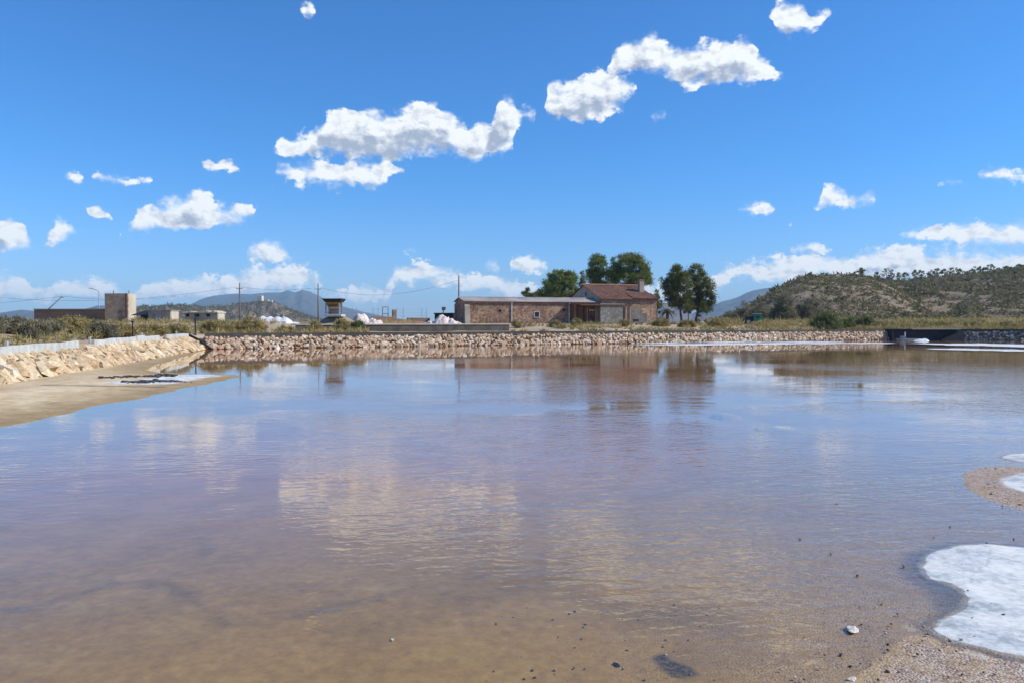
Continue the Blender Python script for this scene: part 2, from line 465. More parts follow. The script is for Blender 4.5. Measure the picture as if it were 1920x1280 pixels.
pale_stops = [(0.0, (0.40, 0.27, 0.15)), (0.25, (0.60, 0.45, 0.27)), (0.55, (0.66, 0.53, 0.34)), (0.8, (0.56, 0.38, 0.22)), (1.0, (0.72, 0.64, 0.49))]
tan_stops = [(0.0, (0.30, 0.19, 0.12)), (0.25, (0.50, 0.36, 0.23)), (0.5, (0.60, 0.47, 0.33)), (0.75, (0.50, 0.32, 0.21)), (0.9, (0.64, 0.54, 0.42)), (1.0, (0.72, 0.64, 0.52))]
grey_stops = [(0.0, (0.10, 0.09, 0.08)), (0.4, (0.19, 0.17, 0.15)), (0.75, (0.28, 0.25, 0.22)), (1.0, (0.36, 0.33, 0.30))]
M = {
 'pale_stone': stonemat('pale_stone', pale_stops, True), 'pale_stone_mass': stonemat('pale_stone_mass', pale_stops, False),
 'tan_stone': stonemat('tan_stone', tan_stops, True), 'tan_stone_mass': stonemat('tan_stone_mass', tan_stops, False),
 'grey_stone': stonemat('grey_stone', grey_stops, True), 'grey_stone_mass': stonemat('grey_stone_mass', grey_stops, False),
 'earth': pmat('earth', [(0.3, (0.20, 0.14, 0.09)), (0.7, (0.33, 0.25, 0.17))], 1.5, bump=0.6),
 'bank_earth': pmat('bank_earth', [(0.3, (0.34, 0.25, 0.16)), (0.7, (0.48, 0.37, 0.25))], 3.0, bump=0.6),
 'concrete_pale': pmat('concrete_pale', [(0.3, (0.36, 0.37, 0.34)), (0.55, (0.50, 0.51, 0.48)), (0.8, (0.60, 0.60, 0.56))], 1.8, bump=0.3),
 'concrete_dark': pmat('concrete_dark', [(0.3, (0.055, 0.05, 0.045)), (0.7, (0.12, 0.105, 0.09))], 1.2, bump=0.3),
 'concrete_mid': pmat('concrete_mid', [(0.3, (0.20, 0.18, 0.155)), (0.5, (0.29, 0.26, 0.22)), (0.75, (0.38, 0.34, 0.29))], 0.9, bump=0.3, stretch=(1, 1, 1.6)),
 'pale_and_sunlit': pmat('pale_and_sunlit', [(0.3, (0.42, 0.36, 0.27)), (0.7, (0.58, 0.51, 0.40))], 0.8, bump=0.3),  # pale warm tone, also used to paint sunlit side walls brighter
 'tower_face': pmat('tower_face', [(0.32, (0.17, 0.11, 0.07)), (0.5, (0.42, 0.285, 0.185)), (0.68, (0.50, 0.37, 0.26))], 0.9, detail=8, bump=0.4, stretch=(1, 1, 1.5), nrough=0.7),
 'block_dark': pmat('block_dark', [(0.3, (0.13, 0.085, 0.058)), (0.7, (0.27, 0.175, 0.115))], 0.8, detail=8, bump=0.4, stretch=(0.5, 0.5, 2.5)),
 'black': pmat('black', [(0.3, (0.010, 0.011, 0.014)), (0.7, (0.028, 0.028, 0.032))], 2.0, rough=0.6),
 'rust': pmat('rust', [(0.3, (0.10, 0.045, 0.025)), (0.7, (0.20, 0.09, 0.05))], 4.0),
 'wood': pmat('wood', [(0.3, (0.22, 0.15, 0.11)), (0.7, (0.36, 0.27, 0.21))], 3.0, stretch=(2, 2, 0.3)),
 'pole': pmat('pole', [(0.3, (0.14, 0.12, 0.105)), (0.7, (0.24, 0.21, 0.18))], 3.0, stretch=(3, 3, 0.3)),
 'steel': pmat('steel', [(0.3, (0.22, 0.23, 0.24)), (0.7, (0.36, 0.37, 0.38))], 3.0, rough=0.5),
 'white_paint': pmat('white_paint', [(0.3, (0.62, 0.62, 0.60)), (0.7, (0.78, 0.78, 0.76))], 0.7),
 'salt': pmat('salt', [(0.25, (0.42, 0.40, 0.37)), (0.5, (0.62, 0.62, 0.61)), (0.75, (0.76, 0.76, 0.75))], 1.3, detail=8, bump=0.6, bscale=9),
 'salt_pink': pmat('salt_pink', [(0.25, (0.46, 0.35, 0.31)), (0.55, (0.66, 0.56, 0.51)), (0.8, (0.76, 0.70, 0.66))], 1.2, bump=0.9, bscale=3),
 'yellow_steel': pmat('yellow_steel', [(0.3, (0.30, 0.17, 0.025)), (0.7, (0.46, 0.28, 0.05))], 1.6, rough=0.6),
 'green_paint': pmat('green_paint', [(0.3, (0.03, 0.16, 0.085)), (0.7, (0.05, 0.26, 0.14))], 1.5, rough=0.45),
 'glass_dark': pmat('glass_dark', [(0.3, (0.015, 0.018, 0.022)), (0.7, (0.03, 0.035, 0.04))], 1.0, rough=0.12, spec=0.5),
 'car_paint': pmat('car_paint', [(0.3, (0.56, 0.57, 0.58)), (0.7, (0.62, 0.63, 0.64))], 0.8, rough=0.3, spec=0.5),
 'sheet': pmat('sheet', [(0.3, (0.24, 0.20, 0.175)), (0.55, (0.36, 0.32, 0.285)), (0.8, (0.44, 0.40, 0.365))], 0.5, rough=0.65, stretch=(1, 1, 1)),
 'brick_band': pmat('brick_band', [(0.3, (0.24, 0.11, 0.07)), (0.7, (0.40, 0.21, 0.13))], 1.5, bump=0.3),
 'plaster': pmat('plaster', [(0.3, (0.24, 0.17, 0.13)), (0.5, (0.38, 0.31, 0.25)), (0.75, (0.48, 0.41, 0.34))], 0.8, detail=8, bump=0.3, nrough=0.7),
 'trunk': pmat('trunk', [(0.3, (0.06, 0.045, 0.035)), (0.7, (0.13, 0.10, 0.075))], 3.0, bump=0.6),
 'dry_ground': pmat('dry_ground', [(0.25, (0.22, 0.17, 0.095)), (0.45, (0.36, 0.27, 0.165)), (0.6, (0.46, 0.35, 0.225)), (0.8, (0.27, 0.235, 0.12))], 0.35, detail=9, bump=0.5, bscale=3, nrough=0.7),
 'hill_soil': pmat('hill_soil', [(0.30, (0.11, 0.095, 0.05)), (0.44, (0.19, 0.145, 0.09)), (0.56, (0.27, 0.195, 0.13)), (0.70, (0.15, 0.135, 0.07))], 0.22, detail=9, bump=0.8, bscale=1.2, nrough=0.72, bdist=0.4),
 'rocky_hill': pmat('rocky_hill', [(0.30, (0.04, 0.038, 0.03)), (0.46, (0.12, 0.095, 0.07)), (0.58, (0.24, 0.185, 0.13)), (0.75, (0.07, 0.068, 0.048))], 0.035, detail=9, bump=1.0, bscale=0.08, stretch=(1, 1, 0.4), nrough=0.72, bdist=6),
 'mountain': pmat('mountain', [(0.3, (0.035, 0.05, 0.045)), (0.7, (0.09, 0.09, 0.08))], 0.004, detail=8, bump=0.8, bscale=0.006, bdist=60),
 'pine': leafmat('pine', [(0.0, (0.085, 0.115, 0.024)), (0.5, (0.175, 0.215, 0.048)), (1.0, (0.30, 0.33, 0.085))]),
 'pine_dark': leafmat('pine_dark', [(0.0, (0.07, 0.078, 0.022)), (0.5, (0.14, 0.152, 0.040)), (1.0, (0.24, 0.24, 0.07))]),
 'olive': leafmat('olive', [(0.0, (0.16, 0.14, 0.052)), (0.35, (0.29, 0.24, 0.09)), (0.65, (0.45, 0.355, 0.15)), (1.0, (0.60, 0.46, 0.24))]),
 'greybush': leafmat('greybush', [(0.0, (0.12, 0.108, 0.07)), (0.5, (0.24, 0.215, 0.135)), (1.0, (0.38, 0.34, 0.22))]),
 'greenbush': leafmat('greenbush', [(0.0, (0.085, 0.10, 0.035)), (0.5, (0.155, 0.18, 0.06)), (1.0, (0.26, 0.27, 0.105))]),
 'hillscrub': leafmat('hillscrub', [(0.0, (0.095, 0.09, 0.042)), (0.45, (0.165, 0.152, 0.07)), (0.8, (0.24, 0.205, 0.10)), (1.0, (0.36, 0.27, 0.155))]),
 'palm': leafmat('palm', [(0.0, (0.06, 0.075, 0.025)), (0.6, (0.13, 0.13, 0.055)), (1.0, (0.26, 0.21, 0.11))]),
}

def masonry(name, c1, c2, mortar, scale):
    """rubble masonry too far off to pick out single stones"""
    m, N, b, out = new_mat(name)
    pos = N.n('ShaderNodeNewGeometry').outputs['Position']
    v = N.n('ShaderNodeTexVoronoi', {'Scale': scale, 'Randomness': 0.95}); N.link(pos, v.inputs['Vector'])
    e = N.n('ShaderNodeTexVoronoi', {'Scale': scale, 'Randomness': 0.95}, feature='DISTANCE_TO_EDGE'); N.link(pos, e.inputs['Vector'])
    sc = N.n('ShaderNodeSeparateColor'); N.link(v.outputs['Color'], sc.inputs[0])
    col = ramp(N, sc.outputs[0], [(0.0, c1), (0.5, tuple((x + y) / 2 for x, y in zip(c1, c2))), (1.0, c2)])
    big = N.noise(pos, 0.35, 4, 0.6)
    col = N.vm('SCALE', col, None, N.sstep(big, 0.3, 0.7, 0.7, 1.2))
    j = N.sstep(e.outputs['Distance'], 0.02, 0.07)
    N.link(N.mix(j, mortar, col), b.inputs['Base Color']); b.inputs['Roughness'].default_value = 0.95
    bp = N.n('ShaderNodeBump', {'Strength': 0.9, 'Distance': 0.06}); N.link(N.m('ADD', j, N.noise(pos, 8, 3)), bp.inputs['Height']); N.link(bp.outputs[0], b.inputs['Normal'])
    return m
M['rubble_wall'] = masonry('rubble_wall', (0.20, 0.105, 0.068), (0.48, 0.315, 0.21), (0.32, 0.21, 0.145), 3.4)
M['house_wall'] = masonry('house_wall', (0.26, 0.145, 0.09), (0.54, 0.37, 0.25), (0.38, 0.265, 0.185), 3.0)
M['block_grey'] = masonry('block_grey', (0.20, 0.18, 0.155), (0.29, 0.265, 0.23), (0.21, 0.19, 0.17), 2.2)
M['roof_tile'] = masonry('roof_tile', (0.135, 0.062, 0.043), (0.29, 0.15, 0.10), (0.14, 0.075, 0.055), 5.5)
M['castle_stone'] = pmat('castle_stone', [(0.3, (0.55, 0.46, 0.34)), (0.7, (0.72, 0.64, 0.50))], 0.2, bump=0.3)

# ------------------------------------------------------------------ the setting: ground, pond bed, brine
PA, PB, PC, PD = np.array([-24.6, 62.0]), np.array([46.2, 94.5]), np.array([54.5, 95.0]), np.array([86.0, 81.5])
PL = np.array([-12.4, 2.0])
pond_poly = [PL, PA, PB, PC, PD, np.array([95.0, 2.0])]

def ground_z(x, y):
    sd = poly_sd(x, y, pond_poly)
    base = 1.12 + 0.78 * sst(-sd, 7, 26) * sst(y, 58, 90)
    base = base + (0.35 * fbm(x / 14, y / 14, 3, 3) + 0.16 * fbm(x / 3, y / 3, 3, 9)) * sst(-sd, 2, 9) * (1 - 0.6 * sst(np.hypot(x, y), 80, 110))
    left = sst(-x, 18, 30) * (1 - sst(y, 50, 75)) * sst(-sd, 2, 12)
    base = base + 0.55 * left
    near = 1 - sst(y, 1.0, 5.0)
    base = base * (1 - near) + 0.5 * near
    return -0.7 + (base + 0.7) * sst(-sd, 0.1, 1.5)

def polar_grid(az, d):
    A, D = np.meshgrid(az, d, indexing='ij')
    X, Y = np.sin(A) * D, np.cos(A) * D
    n, m = len(az), len(d)
    i, j = np.meshgrid(np.arange(n - 1), np.arange(m - 1), indexing='ij')
    q = np.stack([i * m + j, (i + 1) * m + j, (i + 1) * m + j + 1, i * m + j + 1], -1).reshape(-1, 4)[:, ::-1]
    return X, Y, q

az = np.concatenate([np.arange(-180, -46, 4.0), np.arange(-46, 46, 0.4), np.arange(46, 180.1, 4.0)])
d = np.concatenate([[0.01], np.arange(1, 130, 0.75), 130 * 1.045 ** np.arange(1, 92)])
X, Y, Q = polar_grid(np.radians(az), d)
Z = ground_z(X, Y)
me = np_mesh('ground', np.stack([X, Y, Z], -1).reshape(-1, 3), Q, True)
tag(link_mesh('ground', me, M['dry_ground']), 'dry scrub plain around the brine pond', 'ground', kind='structure')

# pond bed with its beaches and salt flats
G = lambda pts: [gp(*p) for p in pts]
beach = G([(-700, 840), (-300, 822), (0, 800), (70, 786), (110, 778), (140, 772), (170, 762), (255, 747), (330, 730), (400, 717), (440, 708), (452, 703.5), (420, 701.5), (345, 700.5), (300, 698.5), (268, 692), (290, 684), (330, 672), (385, 656)]) + [np.array([-27.0, 63.0]), np.array([-19.0, 20.0]), np.array([-15.0, 6.0])]
crust = G([(1729, 1062), (1738, 1046), (1760, 1032), (1800, 1023), (1850, 1020), (1920, 1026), (2100, 1030), (2100, 1245), (1920, 1228), (1880, 1222), (1830, 1208), (1785, 1196), (1756, 1180), (1768, 1163), (1795, 1150), (1815, 1135), (1824, 1120), (1812, 1106), (1785, 1092), (1750, 1084)])
puddle = G([(1676, 1062), (1690, 1035), (1740, 1018), (1800, 1012), (1800, 1030), (1740, 1060), (1780, 1088), (1826, 1112), (1822, 1140), (1770, 1172), (1752, 1186), (1738, 1160), (1735, 1130), (1716, 1100), (1690, 1085)])
spit = G([(1848, 892), (1870, 883), (1920, 880), (2100, 884), (2100, 975), (1960, 955), (1925, 946), (1890, 934), (1862, 918)])
spit_salt = G([(1868, 900), (1900, 888), (1990, 890), (2100, 890), (2100, 948), (1960, 938), (1920, 928), (1885, 915)])
far_salt = G([(1876, 858), (1895, 851), (1940, 848), (2100, 850), (2100, 874), (1960, 870), (1910, 866)])
shore = G([(1500, 1420), (1570, 1290), (1640, 1240), (1700, 1192), (1740, 1190), (1800, 1212), (1880, 1232), (1960, 1242), (2200, 1260), (2200, 1500), (1500, 1500)])
spots = [((1467, 800), 0.42, 0.30), ((1362, 775), 0.26, 0.2), ((545, 725.5), 0.5, 0.35), ((128, 789), 0.35, 0.2)]
tracks = [G([(-80, 1150), (60, 1132), (130, 1112), (200, 1092), (262, 1082), (330, 1096), (372, 1130), (430, 1166), (500, 1160), (600, 1140), (700, 1115), (830, 1085)]), G([(374, 1000), (386, 1030), (384, 1050)])]
wet_line = G([(90, 729), (200, 728), (300, 727)])

azb = np.radians(np.concatenate([np.arange(-62, -36, 0.8), np.arange(-36, 36, 0.13), np.arange(36, 62.1, 0.8)]))
rows = np.concatenate([np.arange(1900, 1290, -14), np.arange(1290, 690, -1.25), np.arange(690, 632, -0.7)])
db = EYE / np.tan(np.arctan((rows - 603.0) / F))
X, Y, Q = polar_grid(azb, db)
wob = 0.10 * fbm(X * 1.1, Y * 1.1, 4, 5) * np.clip(Y / 12, 0.15, 2.5)
fine = fbm(X * 5, Y * 5, 4, 21)
depth = -0.012 - 0.095 * sst(Y + 0.25 * (X < 0) * -X, 4.5, 17) - 0.02 * sst(Y, 15, 30)
shallow_r = sst(X - 0.32 * Y, -2.2, 1.2) * (1 - sst(Y, 9, 24))
Z = depth * (1 - 0.75 * shallow_r) + 0.006 * fbm(X * 0.9, Y * 0.9, 3, 31) + 0.0022 * fine
Z = Z + 0.5 * sst(3.6 - Y, 0.0, 2.8)
sdb = poly_sd(X, Y, beach) + wob
zb = np.where(sdb > 0, 0.012 + 0.13 * sst(sdb, 0, 6) + 0.02 * sst(sdb, 0, 0.5), np.maximum(sdb * 0.035, -0.2))
Z = np.where(sdb > -4, np.maximum(Z, zb), Z)
sc_ = poly_sd(X, Y, crust) + 0.35 * wob + 0.045 * fbm(X * 3.5, Y * 3.5, 5, 91, 0.6) + 0.075
spd = poly_sd(X, Y, puddle) + 0.3 * wob
ssh = poly_sd(X, Y, shore) + 0.6 * wob
ssp = poly_sd(X, Y, spit) + 0.8 * wob + 0.28
sss = poly_sd(X, Y, spit_salt) + 0.8 * wob
sfs = poly_sd(X, Y, far_salt) + 0.8 * wob
Z = np.where(ssh > -0.6, np.maximum(Z, np.where(ssh > 0, 0.004 + 0.03 * sst(ssh, 0, 1.2) + 0.004 * fine, ssh * 0.02)), Z)
Z = np.where(ssp > -1.2, np.maximum(Z, np.where(ssp > 0, 0.004 + 0.03 * sst(ssp, 0, 0.8) + 0.005 * fine, ssp * 0.02)), Z)
Z = np.where(sfs > -0.4, np.maximum(Z, np.where(sfs > 0, 0.006 + 0.012 * sst(sfs, 0, 0.3), sfs * 0.05)), Z)
Z = np.where(spd > 0, np.minimum(Z, -0.004 - 0.012 * sst(spd, 0, 0.25)), Z)
Z = np.where(sc_ > -0.05, np.where(sc_ > 0, -0.004 + 0.010 * sst(sc_, 0, 0.16) + 0.0015 * fine, np.minimum(Z, -0.004)), Z)
gravel = np.maximum(sst(ssh, -0.25, 0.25), sst(ssp, -0.5, 0.1))
gravel = np.maximum(gravel, 0.5 * shallow_r)
salt = np.maximum.reduce([0.35 * sst(sc_, -0.06, 0.05) + 0.65 * sst(sc_ + 0.05 * fine, 0.03, 0.16), sst(sss, -0.15, 0.3), sst(sfs, -0.05, 0.12)])
# a whitish frill of crystals round the crust
salt = np.maximum(salt, 0.35 * sst(-np.abs(sc_ + 0.10) + 0.12, 0, 0.1) * (fine > -0.1) * (ssh > -0.2))
# pale crust on the beach between the dark strips
bx = G([(175, 722), (240, 716), (330, 703), (430, 702), (400, 712), (330, 722), (250, 727)])
salt = np.maximum(salt, 0.75 * sst(poly_sd(X, Y, bx) + 2.5 * wob, -0.3, 0.8))
salt = np.maximum(salt, 0.42 * sst(fbm(X / 1.6, Y / 2.4, 5, 66, 0.65), 0.12, 0.5) * sst(sdb, 0.3, 1.2))
dark = np.zeros_like(X)
for (p, rx, ry) in spots:
    c = gp(*p)
    r = np.hypot((X - c[0]) / rx, (Y - c[1]) / (rx * 1.25)) + 0.35 * fine * 0.6
    Z = np.where(r < 1.3, np.maximum(Z, -0.04 + 0.041 * (1 - sst(r, 0.2, 1.3))), Z)
    salt = np.maximum(salt, 0.40 * (1 - sst(r, 0.4, 1.1)))
for tpts in tracks:
    w = line_d(X, Y, tpts) + 0.16 * fbm(X * 2.2, Y * 2.2, 5, 44)
    dark = np.maximum(dark, 0.42 * (1 - sst(w, -0.03, 0.17)) * sst(fbm(X * 1.7 + 3, Y * 1.7, 4, 16), -0.75, 0.15))
blot = G([(1221, 1229), (1238, 1222), (1262, 1232), (1300, 1250), (1312, 1262), (1285, 1268), (1262, 1266), (1240, 1250)])
dark = np.maximum(dark, 0.95 * sst(poly_sd(X, Y, blot) + 0.03 * fine, -0.03, 0.03))
dark = np.maximum(dark, 0.66 * sst(spd, -0.04, 0.14) * (1 - salt))
dark = np.maximum(dark, 0.45 * sst(-np.abs(sc_ + 0.02) + 0.07, 0, 0.06) * (ssh < 0.2))
wl = line_d(X, Y, wet_line) + 0.5 * wob
dark = np.maximum(dark, 0.8 * (1 - sst(wl, 0.05, 0.35)))
grit = sst(fbm(X * 0.7 + 5, Y * 0.7, 3, 61), 0.1, 0.55) * (1 - sst(Y, 5.5, 8.5)) * sst(X, -1.6, 0.2)
dark = np.maximum(dark, 0.40 * grit)
pink = sst(Y - 0.2 * X, 6.0, 14.0) * (1 - 0.5 * shallow_r) * (1 - sst(sdb, -2.0, -0.2))
pink = np.clip(pink * (1 + 0.5 * fbm(X / 2.5, Y / 2.5, 3, 77)), 0, 1)
col = np.stack([gravel, salt, dark, pink], -1).reshape(-1, 4)
me = np_mesh('pond_bed', np.stack([X, Y, Z], -1).reshape(-1, 3), Q, True, {'bed': col})

m, N, b, out = new_mat('pond_bed')
pos = N.n('ShaderNodeNewGeometry').outputs['Position']
a = N.n('ShaderNodeAttribute', attribute_name='bed')
sc = N.n('ShaderNodeSeparateColor'); N.link(a.outputs['Color'], sc.inputs[0])
gr, sa, dk, pk = sc.outputs[0], sc.outputs[1], sc.outputs[2], a.outputs['Alpha']
sz = N.n('ShaderNodeSeparateXYZ'); N.link(pos, sz.inputs[0])
fn = N.noise(pos, 9.0, 8, 0.7)
mid = N.noise(pos, 1.3, 5, 0.6)
sand = ramp(N, N.m('MULTIPLY_ADD', fn, 0.6, N.m('MULTIPLY', mid, 0.4)), [(0.3, (0.23, 0.145, 0.050)), (0.5, (0.345, 0.228, 0.088)), (0.7, (0.46, 0.325, 0.15))])
mauve = ramp(N, mid, [(0.3, (0.375, 0.200, 0.130)), (0.7, (0.52, 0.290, 0.195))])
c = N.mix(pk, sand, mauve)
dry = N.sstep(N.m('MULTIPLY_ADD', N.m('SUBTRACT', mid, 0.5), 0.06, sz.outputs[2]), 0.015, 0.085)
drysand = ramp(N, N.m('MULTIPLY_ADD', N.noise(pos, 2.6, 9, 0.75), 0.55, N.m('MULTIPLY', N.noise(N.vm('MULTIPLY', pos, (0.45, 0.3, 1.0)), 1.0, 5, 0.6), 0.45)), [(0.34, (0.34, 0.24, 0.135)), (0.46, (0.50, 0.37, 0.215)), (0.55, (0.61, 0.475, 0.295)), (0.66, (0.70, 0.585, 0.40))])
c = N.mix(dry, c, drysand)
# gravel: small two-tone stones
vo = N.n('ShaderNodeTexVoronoi', {'Scale': 55.0}); N.link(pos, vo.inputs['Vector'])
vs_ = N.n('ShaderNodeSeparateColor'); N.link(vo.outputs['Color'], vs_.inputs[0])
pebc = ramp(N, vs_.outputs[0], [(0.0, (0.17, 0.11, 0.08)), (0.25, (0.36, 0.25, 0.18)), (0.6, (0.46, 0.345, 0.265)), (0.85, (0.54, 0.44, 0.36)), (1.0, (0.64, 0.55, 0.49))])
gm = N.m('MULTIPLY', gr, N.sstep(N.noise(pos, 3.0, 6, 0.7), 0.35, 0.6, 0.35, 1.0))
c = N.mix(gm, c, pebc)
dm = N.m('MULTIPLY', dk, N.sstep(N.noise(pos, 30.0, 4, 0.7), 0.35, 0.62, 0.55, 1.0))
c = N.mix(dm, c, (0.035, 0.038, 0.036))
saltc = ramp(N, N.m('MULTIPLY_ADD', N.noise(pos, 14.0, 6, 0.7), 0.4, N.m('MULTIPLY', N.noise(pos, 2.0, 6, 0.65), 0.6)), [(0.40, (0.36, 0.38, 0.37)), (0.47, (0.54, 0.55, 0.53)), (0.53, (0.68, 0.67, 0.62)), (0.62, (0.77, 0.75, 0.68))])
crn = N.n('ShaderNodeTexNoise', {'Scale': 2.0, 'Detail': 5.0}); N.link(pos, crn.inputs['Vector'])
crk = N.n('ShaderNodeTexVoronoi', {'Scale': 1.3, 'Randomness': 1.0}, feature='DISTANCE_TO_EDGE')
N.link(N.vm('ADD', pos, N.vm('SCALE', crn.outputs[1], None, 0.9)), crk.inputs['Vector'])
ck = N.sstep(crk.outputs['Distance'], 0.0, 0.05, 0.86, 1.0)
saltc = N.vm('SCALE', saltc, None, ck)
dirt = N.sstep(N.noise(pos, 6.0, 8, 0.75), 0.56, 0.72, 0.0, 0.55)
saltc = N.mix(dirt, saltc, (0.34, 0.29, 0.22))
sm = N.sstep(N.m('ADD', sa, N.m('MULTIPLY', N.m('SUBTRACT', fn, 0.5), 0.45)), 0.25, 0.55)
c = N.mix(sm, c, saltc)
N.link(c, b.inputs['Base Color'])
N.link(N.sstep(dry, 0.0, 1.0, 0.55, 0.95), b.inputs['Roughness'])
rip = N.noise(N.vm('MULTIPLY', pos, (5.0, 9.0, 1.0)), 1.0, 3, 0.5, 0.6)
h = N.m('MULTIPLY_ADD', rip, 0.9, N.m('MULTIPLY', fn, 0.5))
h = N.m('MULTIPLY', h, N.sstep(sm, 0.0, 1.0, 1.0, 0.25))
h = N.m('MULTIPLY_ADD', N.m('MULTIPLY', N.m('MULTIPLY', vo.outputs['Distance'], gm), N.m('SUBTRACT', 1.0, sm)), -1.6, h)
bp = N.n('ShaderNodeBump', {'Strength': 0.55, 'Distance': 0.02}); N.link(h, bp.inputs['Height']); N.link(bp.outputs[0], b.inputs['Normal'])
tag(link_mesh('pond_bed', me, m), 'sandy bed and beaches of the brine pond', 'pond bed', kind='structure')

# brine: a reflecting, tinted sheet with wind ripples
m, N, b, out = new_mat('brine')
pos = N.n('ShaderNodeNewGeometry').outputs['Position']
px_ = N.n('ShaderNodeSeparateXYZ'); N.link(pos, px_.inputs[0])
rot = N.n('ShaderNodeMapping'); rot.inputs['Rotation'].default_value = (0, 0, R(-14)); N.link(pos, rot.inputs['Vector'])
w1 = N.noise(N.vm('MULTIPLY', rot.outputs[0], (2.6, 6.5, 1)), 1.0, 2, 0.45, 0.5)
rot2 = N.n('ShaderNodeMapping'); rot2.inputs['Rotation'].default_value = (0, 0, R(22)); N.link(pos, rot2.inputs['Vector'])
w2 = N.noise(N.vm('MULTIPLY', rot2.outputs[0], (5.0, 11.0, 1)), 1.0, 2, 0.5, 0.3)
w3 = N.noise(N.vm('MULTIPLY', pos, (0.5, 1.2, 1)), 1.0, 2, 0.5)
gust = N.sstep(N.noise(N.vm('MULTIPLY', pos, (0.07, 0.11, 1)), 1.0, 4, 0.55), 0.38, 0.60, 0.06, 1.0)
calm_far = N.sstep(px_.outputs[1], 14, 50, 1.0, 0.16)
lee = N.sstep(N.m('MULTIPLY_ADD', px_.outputs[0], 1.0, N.m('MULTIPLY', px_.outputs[1], 0.12)), -10.0, -1.0, 0.15, 1.0)
lee = N.m('MAXIMUM', lee, N.sstep(px_.outputs[1], 12, 24, 1.0, 0.0))
amp = N.m('MULTIPLY', N.m('MULTIPLY', gust, calm_far), lee)
hh = N.m('MULTIPLY_ADD', w1, 1.0, N.m('MULTIPLY', w2, 0.42))
hh = N.m('MULTIPLY_ADD', w3, 0.7, hh)
hh = N.m('MULTIPLY', hh, amp)
bp = N.n('ShaderNodeBump', {'Strength': 1.0, 'Distance': 0.0115}); N.link(hh, bp.inputs['Height'])
inc = N.n('ShaderNodeNewGeometry').outputs['Incoming']
dotn = N.n('ShaderNodeVectorMath', operation='DOT_PRODUCT'); N.link(bp.outputs[0], dotn.inputs[0]); N.link(inc, dotn.inputs[1])
cosv = N.m('ABSOLUTE', dotn.outputs['Value'])
frs = N.m('MULTIPLY_ADD', N.m('POWER', N.m('SUBTRACT', 1.0, cosv, clamp=True), 4.5), 0.962, 0.038, clamp=True)   # Schlick, index 1.36
tr = N.n('ShaderNodeBsdfTransparent', {'Color': (0.95, 0.885, 0.70, 1)})
gl = N.n('ShaderNodeBsdfGlossy', {'Color': (1, 1, 1, 1), 'Roughness': 0.02}); N.link(bp.outputs[0], gl.inputs['Normal'])
mx = N.n('ShaderNodeMixShader'); N.link(frs, mx.inputs[0]); N.link(tr.outputs[0], mx.inputs[1]); N.link(gl.outputs[0], mx.inputs[2])
N.link(mx.outputs[0], out.inputs['Surface'])
wv = [(-28, 1.2), (-28, 66), (46, 97), (60, 99), (90, 86), (95, 1.2)]
me = bpy.data.meshes.new('water'); me.from_pydata([(x, y, 0.0) for x, y in wv], [], [tuple(range(len(wv)))[::-1]])
bm = bmesh.new(); bm.from_mesh(me); bmesh.ops.recalc_face_normals(bm, faces=bm.faces)
if bm.faces[:][0].normal.z < 0: bmesh.ops.reverse_faces(bm, faces=bm.faces)
bm.to_mesh(me); bm.free()
tag(link_mesh('water', me, m), 'shallow pinkish brine reflecting the clouds', 'water', kind='structure')

# ------------------------------------------------------------------ hills and mountains
def profile_fn(prof, D, drop=0.0):
    t = np.array([ray(p[0], p[1])[0] / ray(p[0], p[1])[1] for p in prof])
    z = np.array([at(p[0], p[1], D).z for p in prof])
    return lambda tt: np.interp(tt, t, z, left=0, right=0) - drop

def range_mesh(name, prof, D, wf, wb, amp, mt, nx=260, nd=44, nscale=1.0, base=0.5, power=1.2):
    fz = profile_fn(prof, D)
    ts = np.linspace(ray(prof[0][0], 0)[0] / ray(prof[0][0], 603)[1], ray(prof[-1][0], 0)[0] / ray(prof[-1][0], 603)[1], nx)
    ds = np.concatenate([np.linspace(D - wf, D, nd, endpoint=False), np.linspace(D, D + wb, nd // 3)])
    T, Dm = np.meshgrid(ts, ds, indexing='ij')
    Xh, Yh = T * Dm, Dm
    k = np.where(Dm < D, (D - Dm) / wf, (Dm - D) / wb)
    crest = fz(T)
    rd = 1 - np.abs(fbm(Xh / (wf * 0.22) * nscale, Yh / (wf * 0.5) * nscale, 5, 12))
    g_ = (1 - k ** power)
    Zh = base + (crest - base) * g_ + amp * (rd - 1.0) * np.clip(4 * k * (1 - k), 0, 1) * np.clip(crest / (crest.max() + 1e-6), 0, 1)
    n, mm = T.shape
    i, j = np.meshgrid(np.arange(n - 1), np.arange(mm - 1), indexing='ij')
    q = np.stack([i * mm + j, (i + 1) * mm + j, (i + 1) * mm + j + 1, i * mm + j + 1], -1).reshape(-1, 4)
    me = np_mesh(name, np.stack([Xh, Yh, Zh], -1).reshape(-1, 3), q, True)
    return tag(link_mesh(name, me, M[mt]), kind='structure')

